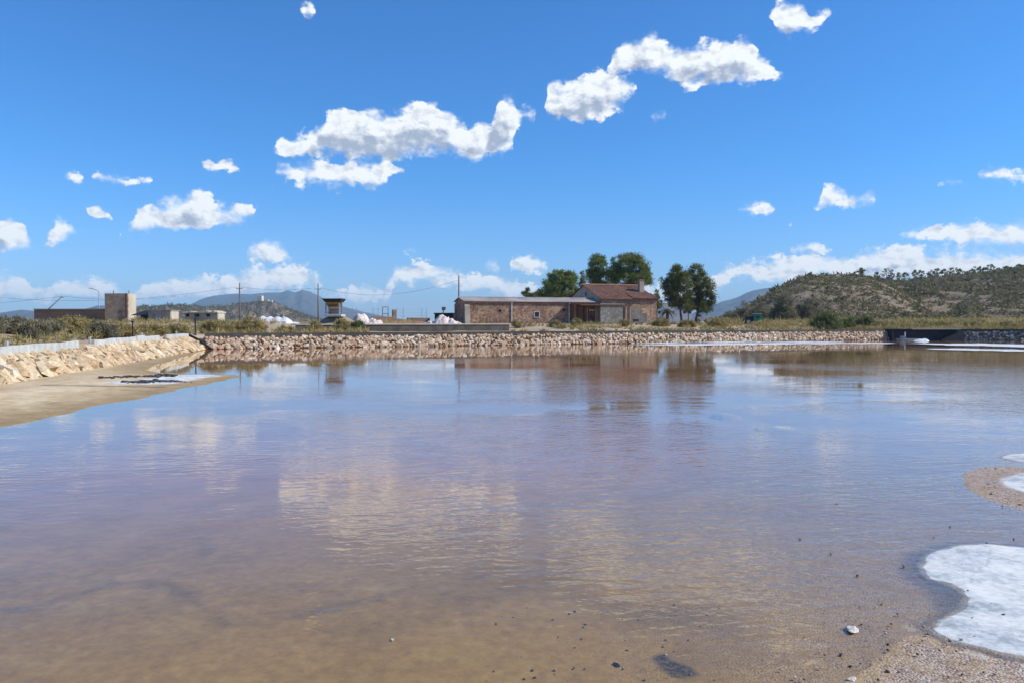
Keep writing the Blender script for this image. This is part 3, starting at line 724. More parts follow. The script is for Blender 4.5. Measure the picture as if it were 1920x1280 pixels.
range_mesh('mountain', [(190, 604), (260, 590), (300, 583), (330, 578), (355, 572), (378, 561), (400, 555), (440, 551), (470, 552), (500, 549), (525, 549), (540, 544.6), (553, 549), (566, 543.6), (582, 547.5), (600, 556), (620, 567), (650, 577), (690, 587), (740, 597), (800, 604)], 5000, 1600, 900, 110, 'mountain')
range_mesh('mountain', [(-420, 604), (-250, 590), (-120, 586), (0, 587), (40, 581), (62, 583), (100, 589), (140, 584), (185, 573), (215, 574), (250, 580), (300, 588), (360, 604)], 3600, 1100, 700, 60, 'mountain')
range_mesh('mountain', [(1230, 604), (1290, 590), (1330, 578), (1352, 566), (1370, 562), (1388, 556), (1396, 551), (1412, 545), (1435, 541), (1470, 538), (1520, 540), (1600, 548), (1700, 570), (1800, 604)], 4200, 1300, 800, 80, 'mountain')
range_mesh('rocky_hill', [(215, 604), (250, 580), (270, 576), (300, 573), (330, 571.5), (350, 574), (385, 577), (420, 576), (438, 571), (455, 569), (475, 567.5), (495, 566), (512, 568), (530, 573), (548, 581), (565, 589), (585, 596), (615, 604)], 1000, 260, 160, 34, 'rocky_hill', 360, 90, 1.6, power=1.35)

H1 = profile_fn([(1310, 606), (1350, 598), (1385, 583), (1420, 562), (1450, 545), (1480, 528), (1508, 517), (1560, 514.5), (1620, 517), (1665, 531), (1710, 556), (1760, 582), (1810, 606)], 235, 0.45)
H2 = profile_fn([(1480, 606), (1560, 530), (1610, 519), (1650, 520), (1700, 523), (1760, 517), (1830, 511), (1920, 500), (2050, 486), (2400, 470), (2700, 520)], 330, 1.3)
H3 = profile_fn([(1730, 606), (1775, 588), (1805, 570), (1835, 556), (1870, 552), (1920, 540), (2000, 522), (2200, 505), (2500, 540)], 215)
def hill_z(x, y):
    t = x / y
    def rdg(fz, d0, wf, wb, p):
        k = np.where(y < d0, (d0 - y) / wf, (y - d0) / wb)
        return 1.2 + (fz(t) - 1.2) * (1 - np.clip(k, 0, 1) ** p)
    z = np.maximum.reduce([rdg(H1, 235, 105, 90, 1.5), rdg(H2, 330, 150, 120, 1.5), rdg(H3, 215, 90, 80, 1.5)])
    rel = np.clip((z - 1.2) / 6, 0, 1)
    g_ = np.abs(fbm(x / 16 + y / 40, y / 34, 4, 50))
    return z + rel * (-1.6 * (0.35 - g_).clip(0) * 2 + 0.5 * fbm(x / 5, y / 5, 4, 52)) * (1 - 0.6 * sst(y, 228, 235) * (1 - sst(y, 238, 250)))
ts = np.linspace(ray(1300, 603)[0], ray(2500, 603)[0], 420)
ds = np.linspace(118, 450, 240)
T, Dm = np.meshgrid(ts, ds, indexing='ij')
Xh, Yh = T * Dm, Dm
Zh = hill_z(Xh, Yh)
Zh = np.where(Zh < 1.45, Zh - 0.4, Zh)
n_, mm = T.shape
i, j = np.meshgrid(np.arange(n_ - 1), np.arange(mm - 1), indexing='ij')
q = np.stack([i * mm + j, (i + 1) * mm + j, (i + 1) * mm + j + 1, i * mm + j + 1], -1).reshape(-1, 4)
tag(link_mesh('hill', np_mesh('hill', np.stack([Xh, Yh, Zh], -1).reshape(-1, 3), q, True), M['hill_soil']), kind='structure')

# ------------------------------------------------------------------ foliage
def leaves(centres, radii, counts, size, aspect=2.2, seed=1, tint=None, up=0.3):
    """leaf-sized triangles scattered through a set of ellipsoid clumps; returns V, F, tint"""
    r = np.random.default_rng(seed)
    centres = np.asarray(centres, float); radii = np.asarray(radii, float)
    counts = np.broadcast_to(np.asarray(counts, int), (len(centres),))
    idx = np.repeat(np.arange(len(centres)), counts)
    n = len(idx)
    v = r.normal(size=(n, 3)); v /= np.linalg.norm(v, axis=1, keepdims=True)
    rad = r.random(n) ** 0.45
    off = v * rad[:, None]
    p = centres[idx] + off * radii[idx]
    dirv = r.normal(size=(n, 3)) * 0.8 + off * 0.9; dirv[:, 2] += up
    dirv /= np.linalg.norm(dirv, axis=1, keepdims=True) + 1e-9
    s2 = np.cross(dirv, r.normal(size=(n, 3))); s2 /= np.linalg.norm(s2, axis=1, keepdims=True) + 1e-9
    L = size * (0.6 + 0.8 * r.random(n))[:, None] if np.isscalar(size) else (np.asarray(size)[idx] * (0.6 + 0.8 * r.random(n)))[:, None]
    a0 = p - s2 * L / aspect * 0.5; a1 = p + s2 * L / aspect * 0.5; a2 = p + dirv * L
    V = np.stack([a0, a1, a2], 1).reshape(-1, 3)
    Fa = np.arange(3 * n).reshape(-1, 3)
    base = r.random(len(centres)) if tint is None else np.asarray(tint)
    tt = np.clip(base[idx] * 0.7 + 0.3 * r.random(n), 0, 1)
    A = np.zeros((3 * n, 4)); A[:, 0] = np.repeat(tt, 3); A[:, 3] = 1
    return V, Fa, A
def leaf_obj(name, parts, m, parent=None, loc=None):
    V, Fa, A = parts
    org = np.array(world_loc(parent)) if parent is not None else np.array(loc if loc is not None else (0, 0, 0))
    o = link_mesh(name, np_mesh(name, V - org, Fa, False, {'tint': A}), m, parent)
    if parent is None and loc is not None: o.location = loc
    return o

# scrub on the castle hill
r = np.random.default_rng(12)
ho = bpy.data.objects['rocky_hill'].data
hv = np.array([v.co[:] for v in ho.vertices]); hv = hv[(hv[:, 2] > 3) & (hv[:, 1] < 1010)]
pk_ = hv[r.choice(len(hv), 2600, replace=True)] + r.normal(size=(2600, 3)) * np.array([2.0, 2.5, 0.2])
rr = r.uniform(0.9, 2.4, len(pk_)) * np.where(pk_[:, 0] < -370, 1.25, 0.8)
leaf_obj('wood', leaves(pk_ + np.array([0, 0, 0.5]), np.stack([rr, rr, rr * 0.8], -1), 9, rr, 1.5, 6), M['hillscrub'])
tag(bpy.data.objects['wood'], 'dark scrub and woodland over the castle hill', 'wood', kind='stuff')

# scrub on the hill
r = np.random.default_rng(11)
n = 48000
tt = r.uniform(ray(1330, 603)[0], ray(1990, 603)[0], n); dd = np.sqrt(r.uniform(122 ** 2, 345 ** 2, n))
xx, yy = tt * dd, dd
zz = hill_z(xx, yy)
keep = (zz > 1.5) & (fbm(xx / 7, yy / 7, 5, 88, 0.65) * 1.3 + 0.45 * r.random(n) > 0.02)
xx, yy, zz = xx[keep], yy[keep], zz[keep]
rr = (0.16 + 0.62 * r.random(len(xx)) ** 4) * (0.9 + 0.5 * (yy > 230))
cen = np.stack([xx, yy, zz + rr * 0.35], -1)
rad = np.stack([rr * 1.1, rr * 1.1, rr * 0.75], -1)
leaf_obj('scrub', leaves(cen, rad, 10, rr * 1.0, 1.6, 5), M['hillscrub'])
tag(bpy.data.objects['scrub'], 'low dark green scrub covering the hill', 'scrub', kind='stuff')

# ------------------------------------------------------------------ stone embankments
def rock_mesh(name, seed, sx, sy, sz_):
    r = np.random.default_rng(seed)
    pts = r.normal(size=(15, 3)); pts /= np.linalg.norm(pts, axis=1, keepdims=True)
    pts = np.sign(pts) * np.abs(pts) ** 0.6          # blocky
    pts *= (0.82 + 0.36 * r.random((15, 1))) * np.array([sx, sy, sz_]) * 0.5 * 1.18
    bm = bmesh.new()
    for p in pts: bm.verts.new(p)
    res = bmesh.ops.convex_hull(bm, input=bm.verts)
    bmesh.ops.delete(bm, geom=[g_ for g_ in res['geom_interior'] if isinstance(g_, bmesh.types.BMVert)], context='VERTS')
    bmesh.ops.triangulate(bm, faces=bm.faces)
    me = bpy.data.meshes.new(name); bm.to_mesh(me); bm.free()
    return me
def mesh_arrays(me):
    V = np.array([v.co[:] for v in me.vertices]); Fa = np.array([p.vertices[:] for p in me.polygons])
    return V, Fa

def embankment(name, p0, p1, run, zb, zt, stone, spacing, rows_n, elong, mats, label, core_run=2.6, seed=0, n_single=300, keyfn=None, diag=0.0, sigma=0.24):
    """a sloped rubble face from p0 to p1 (water side on the right of the walk p0->p1 when run > 0)"""
    p0, p1 = np.array(p0, float), np.array(p1, float)
    dv = (p1 - p0); Ln = np.linalg.norm(dv); dv /= Ln
    nrm = np.array([-dv[1], dv[0]])                     # away from the water
    root = thing(name, (p0[0], p0[1], 0.0), label, 'embankment')
    mb = MB()
    A_ = lambda s, o, z: Vector((p0[0] + dv[0] * s + nrm[0] * o, p0[1] + dv[1] * s + nrm[1] * o, z))
    e0, e1 = -0.3, Ln + 0.3
    sec = [(-0.25, -0.4), (0.10, zb - 0.02), (run + 0.10, zt - 0.10), (run + core_run, zt - 0.06), (run + core_run, -0.4)]
    mb.prism([A_(e0, o, z) for o, z in sec], A_(e1, 0, 0) - A_(e0, 0, 0))
    mb.build('earth_core', M['bank_earth'], root)
    r = np.random.default_rng(seed)
    variants = [rock_mesh('stone', seed * 50 + k, stone * elong, stone, stone * 0.72) for k in range(9)]
    for v in variants: v.materials.append(M[mats[0]])
    up = np.array([nrm[0] * run, nrm[1] * run, zt - zb]); slope_len = np.linalg.norm(up); up /= slope_len
    al = np.array([dv[0], dv[1], 0.0]); out_n = np.cross(al, up)
    if out_n[2] < 0: out_n = -out_n
    items = []
    for row in range(rows_n):
        t = (row + 0.45) / rows_n
        s = r.uniform(0, spacing)
        while s < Ln:
            sp = spacing * r.uniform(0.75, 1.3)
            tj = np.clip(t + r.normal() * 0.07, 0.02, 0.92)
            items.append((s, tj, float(np.clip(r.lognormal(-0.03, sigma), 0.45, 2.1)), r.integers(9), r.normal(), r.random(), r.normal(size=2)))
            s += sp
    out = []
    for (s, t, sc_, k, ang, tint, jit) in items:
        if t > 0.62: sc_ = min(sc_, 1.08)
        pos = np.array([p0[0] + dv[0] * s, p0[1] + dv[1] * s, zb]) + up * slope_len * t + out_n * r.uniform(-0.03, 0.07) * stone / 0.45
        th = diag + ang * 0.35
        ax = al * math.cos(th) + up * math.sin(th); ay = np.cross(out_n, ax)
        nz = out_n + 0.18 * jit[0] * al + 0.18 * jit[1] * up; nz /= np.linalg.norm(nz)
        ax = ax - nz * ax.dot(nz); ax /= np.linalg.norm(ax); ay = np.cross(nz, ax)
        rot = np.stack([ax, ay, nz], 1) * sc_
        out.append((pos, rot, k, tint, sc_))
    dist = np.array([np.linalg.norm(o[0] - np.array([0, 0, EYE])) / o[4] + (1e4 if abs(o[0][0] / max(o[0][1], 0.1)) > 0.70 else 0) for o in out])
    order = np.argsort(dist)
    singles, rest = order[:n_single], order[n_single:]
    for i in singles:
        pos, rot, k, tint, sc_ = out[i]
        o = bpy.data.objects.new('stone', variants[k]); C.objects.link(o); o.parent = root
        mt = Matrix(rot.tolist()).to_4x4(); mt.translation = Vector(pos) - Vector(root.location)
        o.matrix_local = mt
    if len(rest):
        arr = [mesh_arrays(v) for v in variants]
        Vs, Fs, As, nb = [], [], [], 0
        for i in rest:
            pos, rot, k, tint, sc_ = out[i]
            V, Fa = arr[k]
            Vs.append(V @ rot.T + pos - np.array(root.location)); Fs.append(Fa + nb); nb += len(V)
            a_ = np.zeros((len(V), 4)); a_[:, 0] = tint; a_[:, 3] = 1; As.append(a_)
        o = link_mesh('rubble_stones', np_mesh('rubble_stones', np.concatenate(Vs), np.concatenate(Fs), False, {'tint': np.concatenate(As)}), M[mats[1]], root)
        o['kind'] = 'stuff'
    return root, A_, Ln

PLn = PL + (PA - PL) * (10.0 / 61.2)
eL, AL, LnL = embankment('stone_embankment', PLn, PA, 1.25, 0.06, 0.90, 0.33, 0.37, 6, 1.8, ('pale_stone', 'pale_stone_mass'), 'bank of pale yellow slabs sloping down to the sandy beach', seed=1, diag=1.15, sigma=0.34)
eF, AF, LnF = embankment('stone_embankment', PA, PB, 0.60, 0.0, 0.96, 0.295, 0.305, 6, 1.2, ('tan_stone', 'tan_stone_mass'), 'long bank of tan rubble stones along the far side of the pond', seed=2)
eR, AR, LnR = embankment('stone_embankment', PC, PD, 0.60, 0.0, 0.98, 0.33, 0.36, 5, 1.15, ('grey_stone', 'grey_stone_mass'), 'shaded bank of dark grey stones beyond the sluice', seed=3, n_single=110)

# concrete kerb along the top of the pale bank: panel after panel
kerb = thing('concrete_kerb', AL(0, 1.3, 1.0), 'low pale concrete kerb of cast panels above the yellow slab bank', 'kerb')
s = 0.0; r = np.random.default_rng(5); k = 0
while s < LnL - 1.0:
    L_ = r.uniform(1.7, 2.3); e = min(s + L_ - 0.04, LnL - 0.2)
    dz, tl = r.normal() * 0.02, r.normal() * 0.02
    zt = 1.32 + dz - 0.05 * (s / LnL)
    p = [AL(s, 1.20, 0.85), AL(e, 1.20, 0.85), AL(e, 1.34, 0.85), AL(s, 1.34, 0.85), AL(s, 1.20, zt), AL(e, 1.20 + tl, zt + tl), AL(e, 1.34 + tl, zt + tl), AL(s, 1.34, zt)]
    if k not in (13, 21): MB().hexa(p).build('concrete_panel', M['concrete_pale'], kerb, bevel=0.012)
    if k % 5 == 3: MB().box((-0.05, -0.05, -0.3), (0.05, 0.05, r.uniform(0.08, 0.2)), frame(AL(e + 0.02, 1.42, zt), 0.2)).build('marker_block', M['concrete_pale'], kerb)
    s += L_; k += 1
# dark kerbs along the other banks
mb = MB(); mb.prism([AF(0.0, 0.66, 0.86), AF(0.0, 0.66, 1.26), AF(0.0, 0.90, 1.26), AF(0.0, 0.90, 0.86)], AF(LnF - 0.3, 0, 0) - AF(0, 0, 0))
tag(mb.build('bank_kerb', M['concrete_dark'], loc=tuple(AF(0, 0.7, 0.9))), 'long dark kerb along the top of the tan rubble bank', 'kerb')
mb = MB(); mb.prism([AR(0.3, 0.62, 0.92), AR(0.3, 0.62, 1.28), AR(0.3, 0.86, 1.28), AR(0.3, 0.86, 0.92)], AR(LnR, 0, 0) - AR(0.3, 0, 0))
tag(mb.build('bank_kerb', M['concrete_dark'], loc=tuple(AR(0, 0.7, 0.9))), 'dark kerb on top of the grey stone bank', 'kerb')
# black drain pipe running down the corner of the two banks
c0 = Vector((PA[0] - 1.6, PA[1] + 0.15, 1.25)); c1 = Vector((PA[0] + 0.75, PA[1] - 0.5, 0.0))
dp = thing('drain_pipe', c0, 'black drain pipe laid down the corner where the two banks meet', 'pipe')
MB().tube([c0 + Vector((-0.6, 0.1, 0.06)), c0, c0 + (c1 - c0) * 0.5 + Vector((0, 0, 0.1)), c1], 0.10, 10).build('pipe', M['black'], dp, True)
MB().tube([c0 + (c1 - c0) * 0.02, c0 + (c1 - c0) * 0.06], 0.14, 10).build('collar', M['black'], dp, True)
MB().box((-0.5, -0.3, -0.1), (0.15, 0.3, 0.22), frame(c0 + Vector((-0.3, 0.1, -0.1)), 0.2)).build('inlet_box', M['concrete_mid'], dp, bevel=0.02)

# salt sheets lying off the far shore
def salt_sheet(pts, label, z=0.02, seed=0):
    p = np.array(G(pts)); n = len(p); r = np.random.default_rng(seed)
    dense = []
    for i in range(n):
        a_, b_ = p[i], p[(i + 1) % n]
        k = max(2, int(np.linalg.norm(b_ - a_) / 0.8))
        for t in np.arange(k) / k: dense.append(a_ + (b_ - a_) * t + np.array([r.normal() * 0.2, 1.3 * (fbm(np.array([i * 7.1 + t * k * 0.23]), np.array([seed * 3.3]), 4, 5)[0]) + 0.15 * r.normal()]))
    dense = np.array(dense); c = dense.mean(0)
    V, Fa = [], []
    nn = len(dense)
    for ring, (f, zz_) in enumerate(((1.0, -0.03), (0.86, z * 0.3), (0.5, z), (0.0, z))):
        for q_ in dense:
            w = c + (q_ - c) * f
            V.append((w[0], w[1], zz_ + (0.008 * r.normal() if ring in (1, 2) else 0)))
    for ring in range(3):
        for i in range(nn):
            j = (i + 1) % nn
            Fa.append((ring * nn + i, ring * nn + j, (ring + 1) * nn + j, (ring + 1) * nn + i))
    me = np_mesh('salt_sheet', np.array(V) - np.array([c[0], c[1], 0]), np.array(Fa), True)
    bm = bmesh.new(); bm.from_mesh(me); bmesh.ops.remove_doubles(bm, verts=bm.verts, dist=1e-4); bmesh.ops.recalc_face_normals(bm, faces=bm.faces); bm.to_mesh(me); bm.free()
    o = link_mesh('salt_sheet', me, M['salt'], loc=(c[0], c[1], 0))
    return tag(o, label, 'salt sheet', kind='structure')
salt_sheet([(1145, 646.0), (1200, 645.0), (1330, 643.3), (1450, 642.6), (1600, 642.2), (1700, 642.5), (1700, 644.6), (1560, 645.2), (1420, 645.6), (1300, 647.2), (1200, 647.4)], 'long white salt sheet off the far bank', seed=1)
salt_sheet([(1660, 643.0), (1740, 643.2), (1830, 643.6), (1950, 646.0), (1990, 650.5), (1920, 650.6), (1850, 648.6), (1780, 647.6), (1755, 645.6)], 'broad white salt sheet below the grey bank', seed=2)
salt_sheet([(1712, 653.2), (1760, 652.6), (1840, 653.2), (1930, 655.2), (2000, 657.5), (1930, 658.8), (1840, 656.5), (1770, 655.3)], 'narrow white salt streak nearest the open brine', seed=3)
salt_sheet([(1640, 640.8), (1560, 640.2), (1430, 639.6), (1330, 640.6), (1250, 641.4), (1180, 641.8), (1110, 643.0), (1130, 644.0), (1250, 643.0), (1400, 641.4), (1560, 641.6)], 'thin pale salt margin at the foot of the tan bank', z=0.03, seed=4)

def gz(x, y): return float(ground_z(np.array([float(x)]), np.array([float(y)]))[0])
def foot(px, Y):
    x = (px - 960.0) / F * Y
    return Vector((x, Y, gz(x, Y)))
def zpx(py, Y): return at(960, py, Y).z

def wall_open(mb, fr, u0, u1, v0, v1, w0, w1, opens):
    """a straight wall with rectangular openings (ua, ub, wa, wb)"""
    us = sorted({u0, u1, *[o[0] for o in opens], *[o[1] for o in opens]})
    ws = sorted({w0, w1, *[o[2] for o in opens], *[o[3] for o in opens]})
    for a, b_ in zip(us[:-1], us[1:]):
        run = None
        for c_, d_ in zip(ws[:-1], ws[1:]):
            hole = any(o[0] <= a + 1e-6 and b_ <= o[1] + 1e-6 and o[2] <= c_ + 1e-6 and d_ <= o[3] + 1e-6 for o in opens)
            if hole:
                if run: mb.box((a, v0, run[0]), (b_, v1, run[1]), fr); run = None
            else: run = (run[0], d_) if run else (c_, d_)
        if run: mb.box((a, v0, run[0]), (b_, v1, run[1]), fr)
    return mb
def window(fr, o, v, parent, mframe='plaster', proud=0.04, bar=True):
    """frame, sill and dark pane in an opening whose wall face is at depth v"""
    ua, ub, wa, wb = o
    mb = MB(); t = 0.10
    mb.box((ua - t, v - proud, wb), (ub + t, v + 0.05, wb + t), fr); mb.box((ua - t, v - proud, wa), (ua, v + 0.05, wb), fr); mb.box((ub, v - proud, wa), (ub + t, v + 0.05, wb), fr)
    f_ = mb.build('window', M[mframe], parent)
    MB().box((ua - t, v - proud - 0.05, wa - 0.09), (ub + t, v + 0.05, wa - 0.003), fr).build('sill', M[mframe], f_)
    MB().box((ua, v + 0.14, wa), (ub, v + 0.17, wb), fr).build('pane', M['glass_dark'], f_)
    return f_
def ribbed(mb, fr, u0, u1, a, b_, pitch, amp, thick):
    """ribbed roof slope between eave a=(v, w) and ridge b=(v, w)"""
    n = int((u1 - u0) / pitch) * 2
    top, bot = [], []
    for i in range(n + 1):
        u = u0 + (u1 - u0) * i / n; h = amp if i % 2 else -amp
        top.append((fr(u, a[0], a[1] + h), fr(u, b_[0], b_[1] + h))); bot.append((fr(u, a[0], a[1] + h - thick), fr(u, b_[0], b_[1] + h - thick)))
    V = [p for t_ in top for p in t_] + [p for t_ in bot for p in t_]; k = 2 * (n + 1)
    Fs = []
    for i in range(n):
        a0 = 2 * i
        Fs += [(a0, a0 + 2, a0 + 3, a0 + 1), (k + a0, k + a0 + 1, k + a0 + 3, k + a0 + 2), (a0, k + a0, k + a0 + 2, a0 + 2), (a0 + 1, a0 + 3, k + a0 + 3, k + a0 + 1)]
    Fs += [(0, 1, k + 1, k), (2 * n, k + 2 * n, k + 2 * n + 1, 2 * n + 1)]
    return mb.add(V, Fs)

# ------------------------------------------------------------------ the salt works house and its long shed
HG = 1.85
fr = frame((13.59, 118.0, HG), R(20))
SL, SD = -21.6, 5.2                       # shed: length to its gable, depth
eave, ridge = 5.10 - HG, 5.72 - HG
shed = thing('storage_shed', fr(SL / 2, 0.4, 0), 'long low rubble stone shed with ribbed sheet roof joined to the tiled house', 'shed')
opens = [(-10.75, -10.05, 1.0, 1.75), (-16.35, -16.0, 1.75, 2.1), (-6.2, -5.8, 1.9, 2.25)]
mb = MB(); wall_open(mb, fr, SL, -0.02, 0.4, 0.85, -0.5, eave - 0.28, opens)
mb.build('front_wall', M['rubble_wall'], shed)
mb = MB(); mb.box((SL, 0.4 + SD - 0.45, -0.5), (-0.02, 0.4 + SD, eave - 0.28), fr); mb.build('rear_wall', M['rubble_wall'], shed)
mb = MB(); v0, v1, vm = 0.853, 0.4 + SD - 0.453, 0.4 + SD / 2
mb.prism([fr(SL + 0.003, v0, -0.5), fr(SL + 0.003, v1, -0.5), fr(SL + 0.003, v1, eave - 0.1), fr(SL + 0.003, vm, ridge - 0.12), fr(SL + 0.003, v0, eave - 0.1)], fr(0.42, 0, 0) - fr(0, 0, 0)); mb.build('gable_wall', M['rubble_wall'], shed)
MB().box((SL, 0.36, eave - 0.277), (-0.05, 0.86, eave - 0.02), fr).build('brick_eave', M['brick_band'], shed)
mb = MB(); mb.prism([fr(SL - 0.003, 0.397, -0.5), fr(SL - 0.003, -0.25, -0.5), fr(SL - 0.003, 0.10, eave - 0.6), fr(SL - 0.003, 0.397, eave - 0.45)], fr(0.75, 0, 0) - fr(0, 0, 0)); mb.build('buttress', M['plaster'], shed)
ro = MB(); ribbed(ro, fr, SL - 0.15, -0.05, (0.12, eave + 0.02), (vm, ridge + 0.03), 0.5, 0.025, 0.03); ro = ro.build('roof', M['sheet'], shed)
mb = MB(); ribbed(mb, fr, SL - 0.15, -0.05, (0.4 + SD + 0.25, eave + 0.02), (vm, ridge + 0.03), 0.5, 0.025, 0.03); mb.build('rear_slope', M['sheet'], ro)
MB().tube([fr(SL - 0.2, vm, ridge + 0.06), fr(-0.05, vm, ridge + 0.06)], 0.09, 6).build('ridge_cap', M['sheet'], ro)
window(fr, opens[0], 0.4, shed, 'concrete_pale')
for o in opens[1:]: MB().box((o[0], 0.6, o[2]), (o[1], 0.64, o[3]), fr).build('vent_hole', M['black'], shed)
for u in (-14.4, -5.2):
    p = MB().tube([fr(u, 0.30, -0.3), fr(u, 0.30, eave - 0.35), fr(u, 0.2, eave - 0.1)], 0.065, 8).build('downpipe', M['white_paint'], shed)
    MB().tube([fr(u, 0.30, eave * 0.45), fr(u, 0.30, eave * 0.45 + 0.12)], 0.085, 8).build('bracket', M['white_paint'], p)

house = thing('house', fr(4.8, 3.0, 0), 'old stone farmhouse with brown tiled roof and a chimney', 'house')
HW, HD, HR = 9.68, 11.2, 6.3
he, hr = 5.68 - HG, 8.05 - HG
opens = [(7.5, 8.0, 0.55, 1.05), (2.75, 4.0, 0.0, 2.3)]
mb = MB(); wall_open(mb, fr, 0.0, HW, 0.0, 0.5, -0.5, he - 0.45, opens); mb.build('front_wall', M['house_wall'], house)
MB().box((0.0, -0.05, he - 0.447), (HW, 0.5, he - 0.02), fr).build('brick_eave', M['brick_band'], house)
def gable(u, t, name, m):
    mb = MB(); mb.prism([fr(u, 0.503, -0.5), fr(u, HD - 0.003, -0.5), fr(u, HD - 0.003, hr - (HD - HR) * 0.38 - 0.12), fr(u, HR, hr - 0.12), fr(u, 0.503, he + 0.05)], fr(t, 0, 0) - fr(0, 0, 0)); return mb.build(name, M[m], house)
gw = gable(0.003, 0.45, 'gable_wall', 'plaster'); gable(HW - 0.453, 0.45, 'gable_wall', 'house_wall')
MB().box((0.0, HD, -0.5), (HW, HD + 0.45, hr - (HD - HR) * 0.38 - 0.2), fr).build('rear_wall', M['house_wall'], house)
for vv, ww in ((2.2, 3.0), (5.4, 4.4)):                      # openings high in the gable over the shed roof, drawn as black panels
    f_ = MB().box((-0.04, vv - 0.28, ww + 0.55), (0.0, vv + 0.28, ww + 0.63), fr).build('gable_window', M['plaster'], house)
    MB().box((-0.03, vv - 0.2, ww), (0.0, vv + 0.2, ww + 0.55), fr).build('black_panel', M['black'], f_)
ro = MB(); ribbed(ro, fr, -0.2, HW + 0.2, (-0.35, he - 0.02), (HR, hr + 0.02), 0.36, 0.04, 0.06); ro = ro.build('roof', M['roof_tile'], house)
mb = MB(); ribbed(mb, fr, -0.2, HW + 0.2, (HD + 0.6, hr - (HD + 0.6 - HR) * 0.38), (HR, hr + 0.02), 0.36, 0.04, 0.06); mb.build('rear_slope', M['roof_tile'], ro)
MB().tube([fr(-0.25, HR, hr + 0.06), fr(HW + 0.25, HR, hr + 0.06)], 0.13, 8).build('ridge_cap', M['brick_band'], ro)
mb = MB(); ribbed(mb, fr, 5.4, HW + 0.25, (-0.42, he + 0.10), (2.1, he + 0.10 + 2.52 * 0.36), 0.36, 0.04, 0.06); mb.build('lower_tiles', M['roof_tile'], ro)
ch = MB(); ch.box((8.35, 3.0, he + 0.2), (9.15, 3.7, 8.75 - HG), fr); ch = ch.build('chimney', M['plaster'], ro)
MB().box((8.28, 2.93, 8.75 - HG + 0.003), (9.22, 3.77, 8.75 - HG + 0.12), fr).build('chimney_cap', M['brick_band'], house)
w_ = window(fr, opens[0], 0.0, house, 'plaster')
# block-built lean-to in front
lt = MB(); lt.box((-1.1, -2.0, -0.5), (2.7, -1.75, 2.92), fr); lt.box((-1.1, -1.747, -0.5), (-0.85, -0.06, 2.92), fr); lt.box((2.45, -1.747, -0.5), (2.7, -0.06, 2.92), fr)
ltw = lt.build('lean_to_wall', M['block_grey'], house)
MB().box((-1.2, -2.1, 2.923), (2.8, -0.06, 3.02), fr).build('lean_to_roof', M['sheet'], ltw)
mb = MB(); base = [fr(4.15, -2.0, -0.5), fr(6.8, -2.0, -0.5), fr(6.8, -2.0, 1.35), fr(4.15, -2.0, 2.36)]
mb.prism(base, fr(0, 0.22, 0) - fr(0, 0, 0)); mb.prism([fr(6.58, -1.777, -0.5), fr(6.8, -1.777, -0.5), fr(6.8, -1.777, 1.30), fr(6.58, -1.777, 1.36)], fr(0, 1.7, 0) - fr(0, 0, 0))
bw = mb.build('sloping_block_wall', M['block_grey'], house)
MB().box((4.45, -2.03, 0.36), (5.4, -2.003, 0.72), fr).build('slot', M['black'], bw)
MB().box((4.40, -2.06, 0.72), (5.45, -2.003, 0.78), fr).build('slot_lintel', M['concrete_mid'], bw)
mb = MB().box((-4.4, -2.14, 2.74), (4.15, -2.004, 2.90), fr); bmn = mb.build('lintel_beam', M['rust'], house)
for u, w2, mt_ in ((2.78, 0.10, 'rust'), (3.05, 0.32, 'wood'), (3.62, 0.10, 'rust'), (3.80, 0.30, 'wood')):
    MB().box((u, -2.06, -0.3), (u + w2, -1.96, 2.737), fr).build('door_board', M[mt_], house)
MB().box((2.80, -0.9, -0.4), (4.1, -0.85, 2.6), fr).build('doorway_shade', M['black'], house)  # black sheet standing in for the shade inside the doorway
# open canopy between the lean-to and the shed
cn = thing('canopy', fr(-3.4, -1.0, 0), 'flat rusty canopy on thin posts leaning on the shed beside the block lean-to', 'canopy')
MB().box((-5.6, -1.95, 2.905), (-1.22, 0.30, 2.96), fr).build('deck', M['rust'], cn)
for u in (-5.3, -3.3, -1.9): MB().box((u, -1.93, -0.5), (u + 0.09, -1.84, 2.903), fr).build('post', M['rust'], cn)
for u in (-4.9, -3.9, -2.9): MB().box((u, -0.2, -0.4), (u + 0.8, -0.15, 2.6), fr).build('shade_board', M['rust'], cn)  # dark boards standing in for the shade under the canopy

# ------------------------------------------------------------------ ruined concrete buildings
def axis_box(mb, pxa, pxb, Y, dep, z0, z1): return mb.box(((pxa - 960) / F * Y, Y, z0), ((pxb - 960) / F * Y, Y + dep, z1))
T_Y = 100.0; gb = 1.2
o = thing('concrete_tower', ((219 - 960) / F * T_Y, T_Y + 1, gb), 'square weathered concrete tower with rods on its flat top', 'tower')
xa, xb = (197 - 960) / F * T_Y, (240.5 - 960) / F * T_Y; zt = zpx(550.5, T_Y)
mb = MB(); mb.hexa([Vector(p) for p in ((xa, T_Y, gb - 0.5), (xb, T_Y, gb - 0.5), (xb, T_Y + 0.3, gb - 0.5), (xa, T_Y + 0.3, gb - 0.5), (xa, T_Y, zt), (xb, T_Y, zt), (xb, T_Y + 0.3, zt), (xa, T_Y + 0.3, zt))]); mb.build('front_wall', M['tower_face'], o)
mb = MB(); mb.box((xa + 0.002, T_Y + 0.303, gb - 0.5), (xb - 0.002, T_Y + 2.2, zt - 0.03)); mb.build('shaft', M['pale_and_sunlit'], o)  # sunlit flank: its brightness is put into a paler colour than the front
MB().box((xb - 0.32, T_Y - 0.05, gb - 0.3), (xb - 0.17, T_Y - 0.003, zt + 0.02)).build('rust_stain_pipe', M['rust'], o)
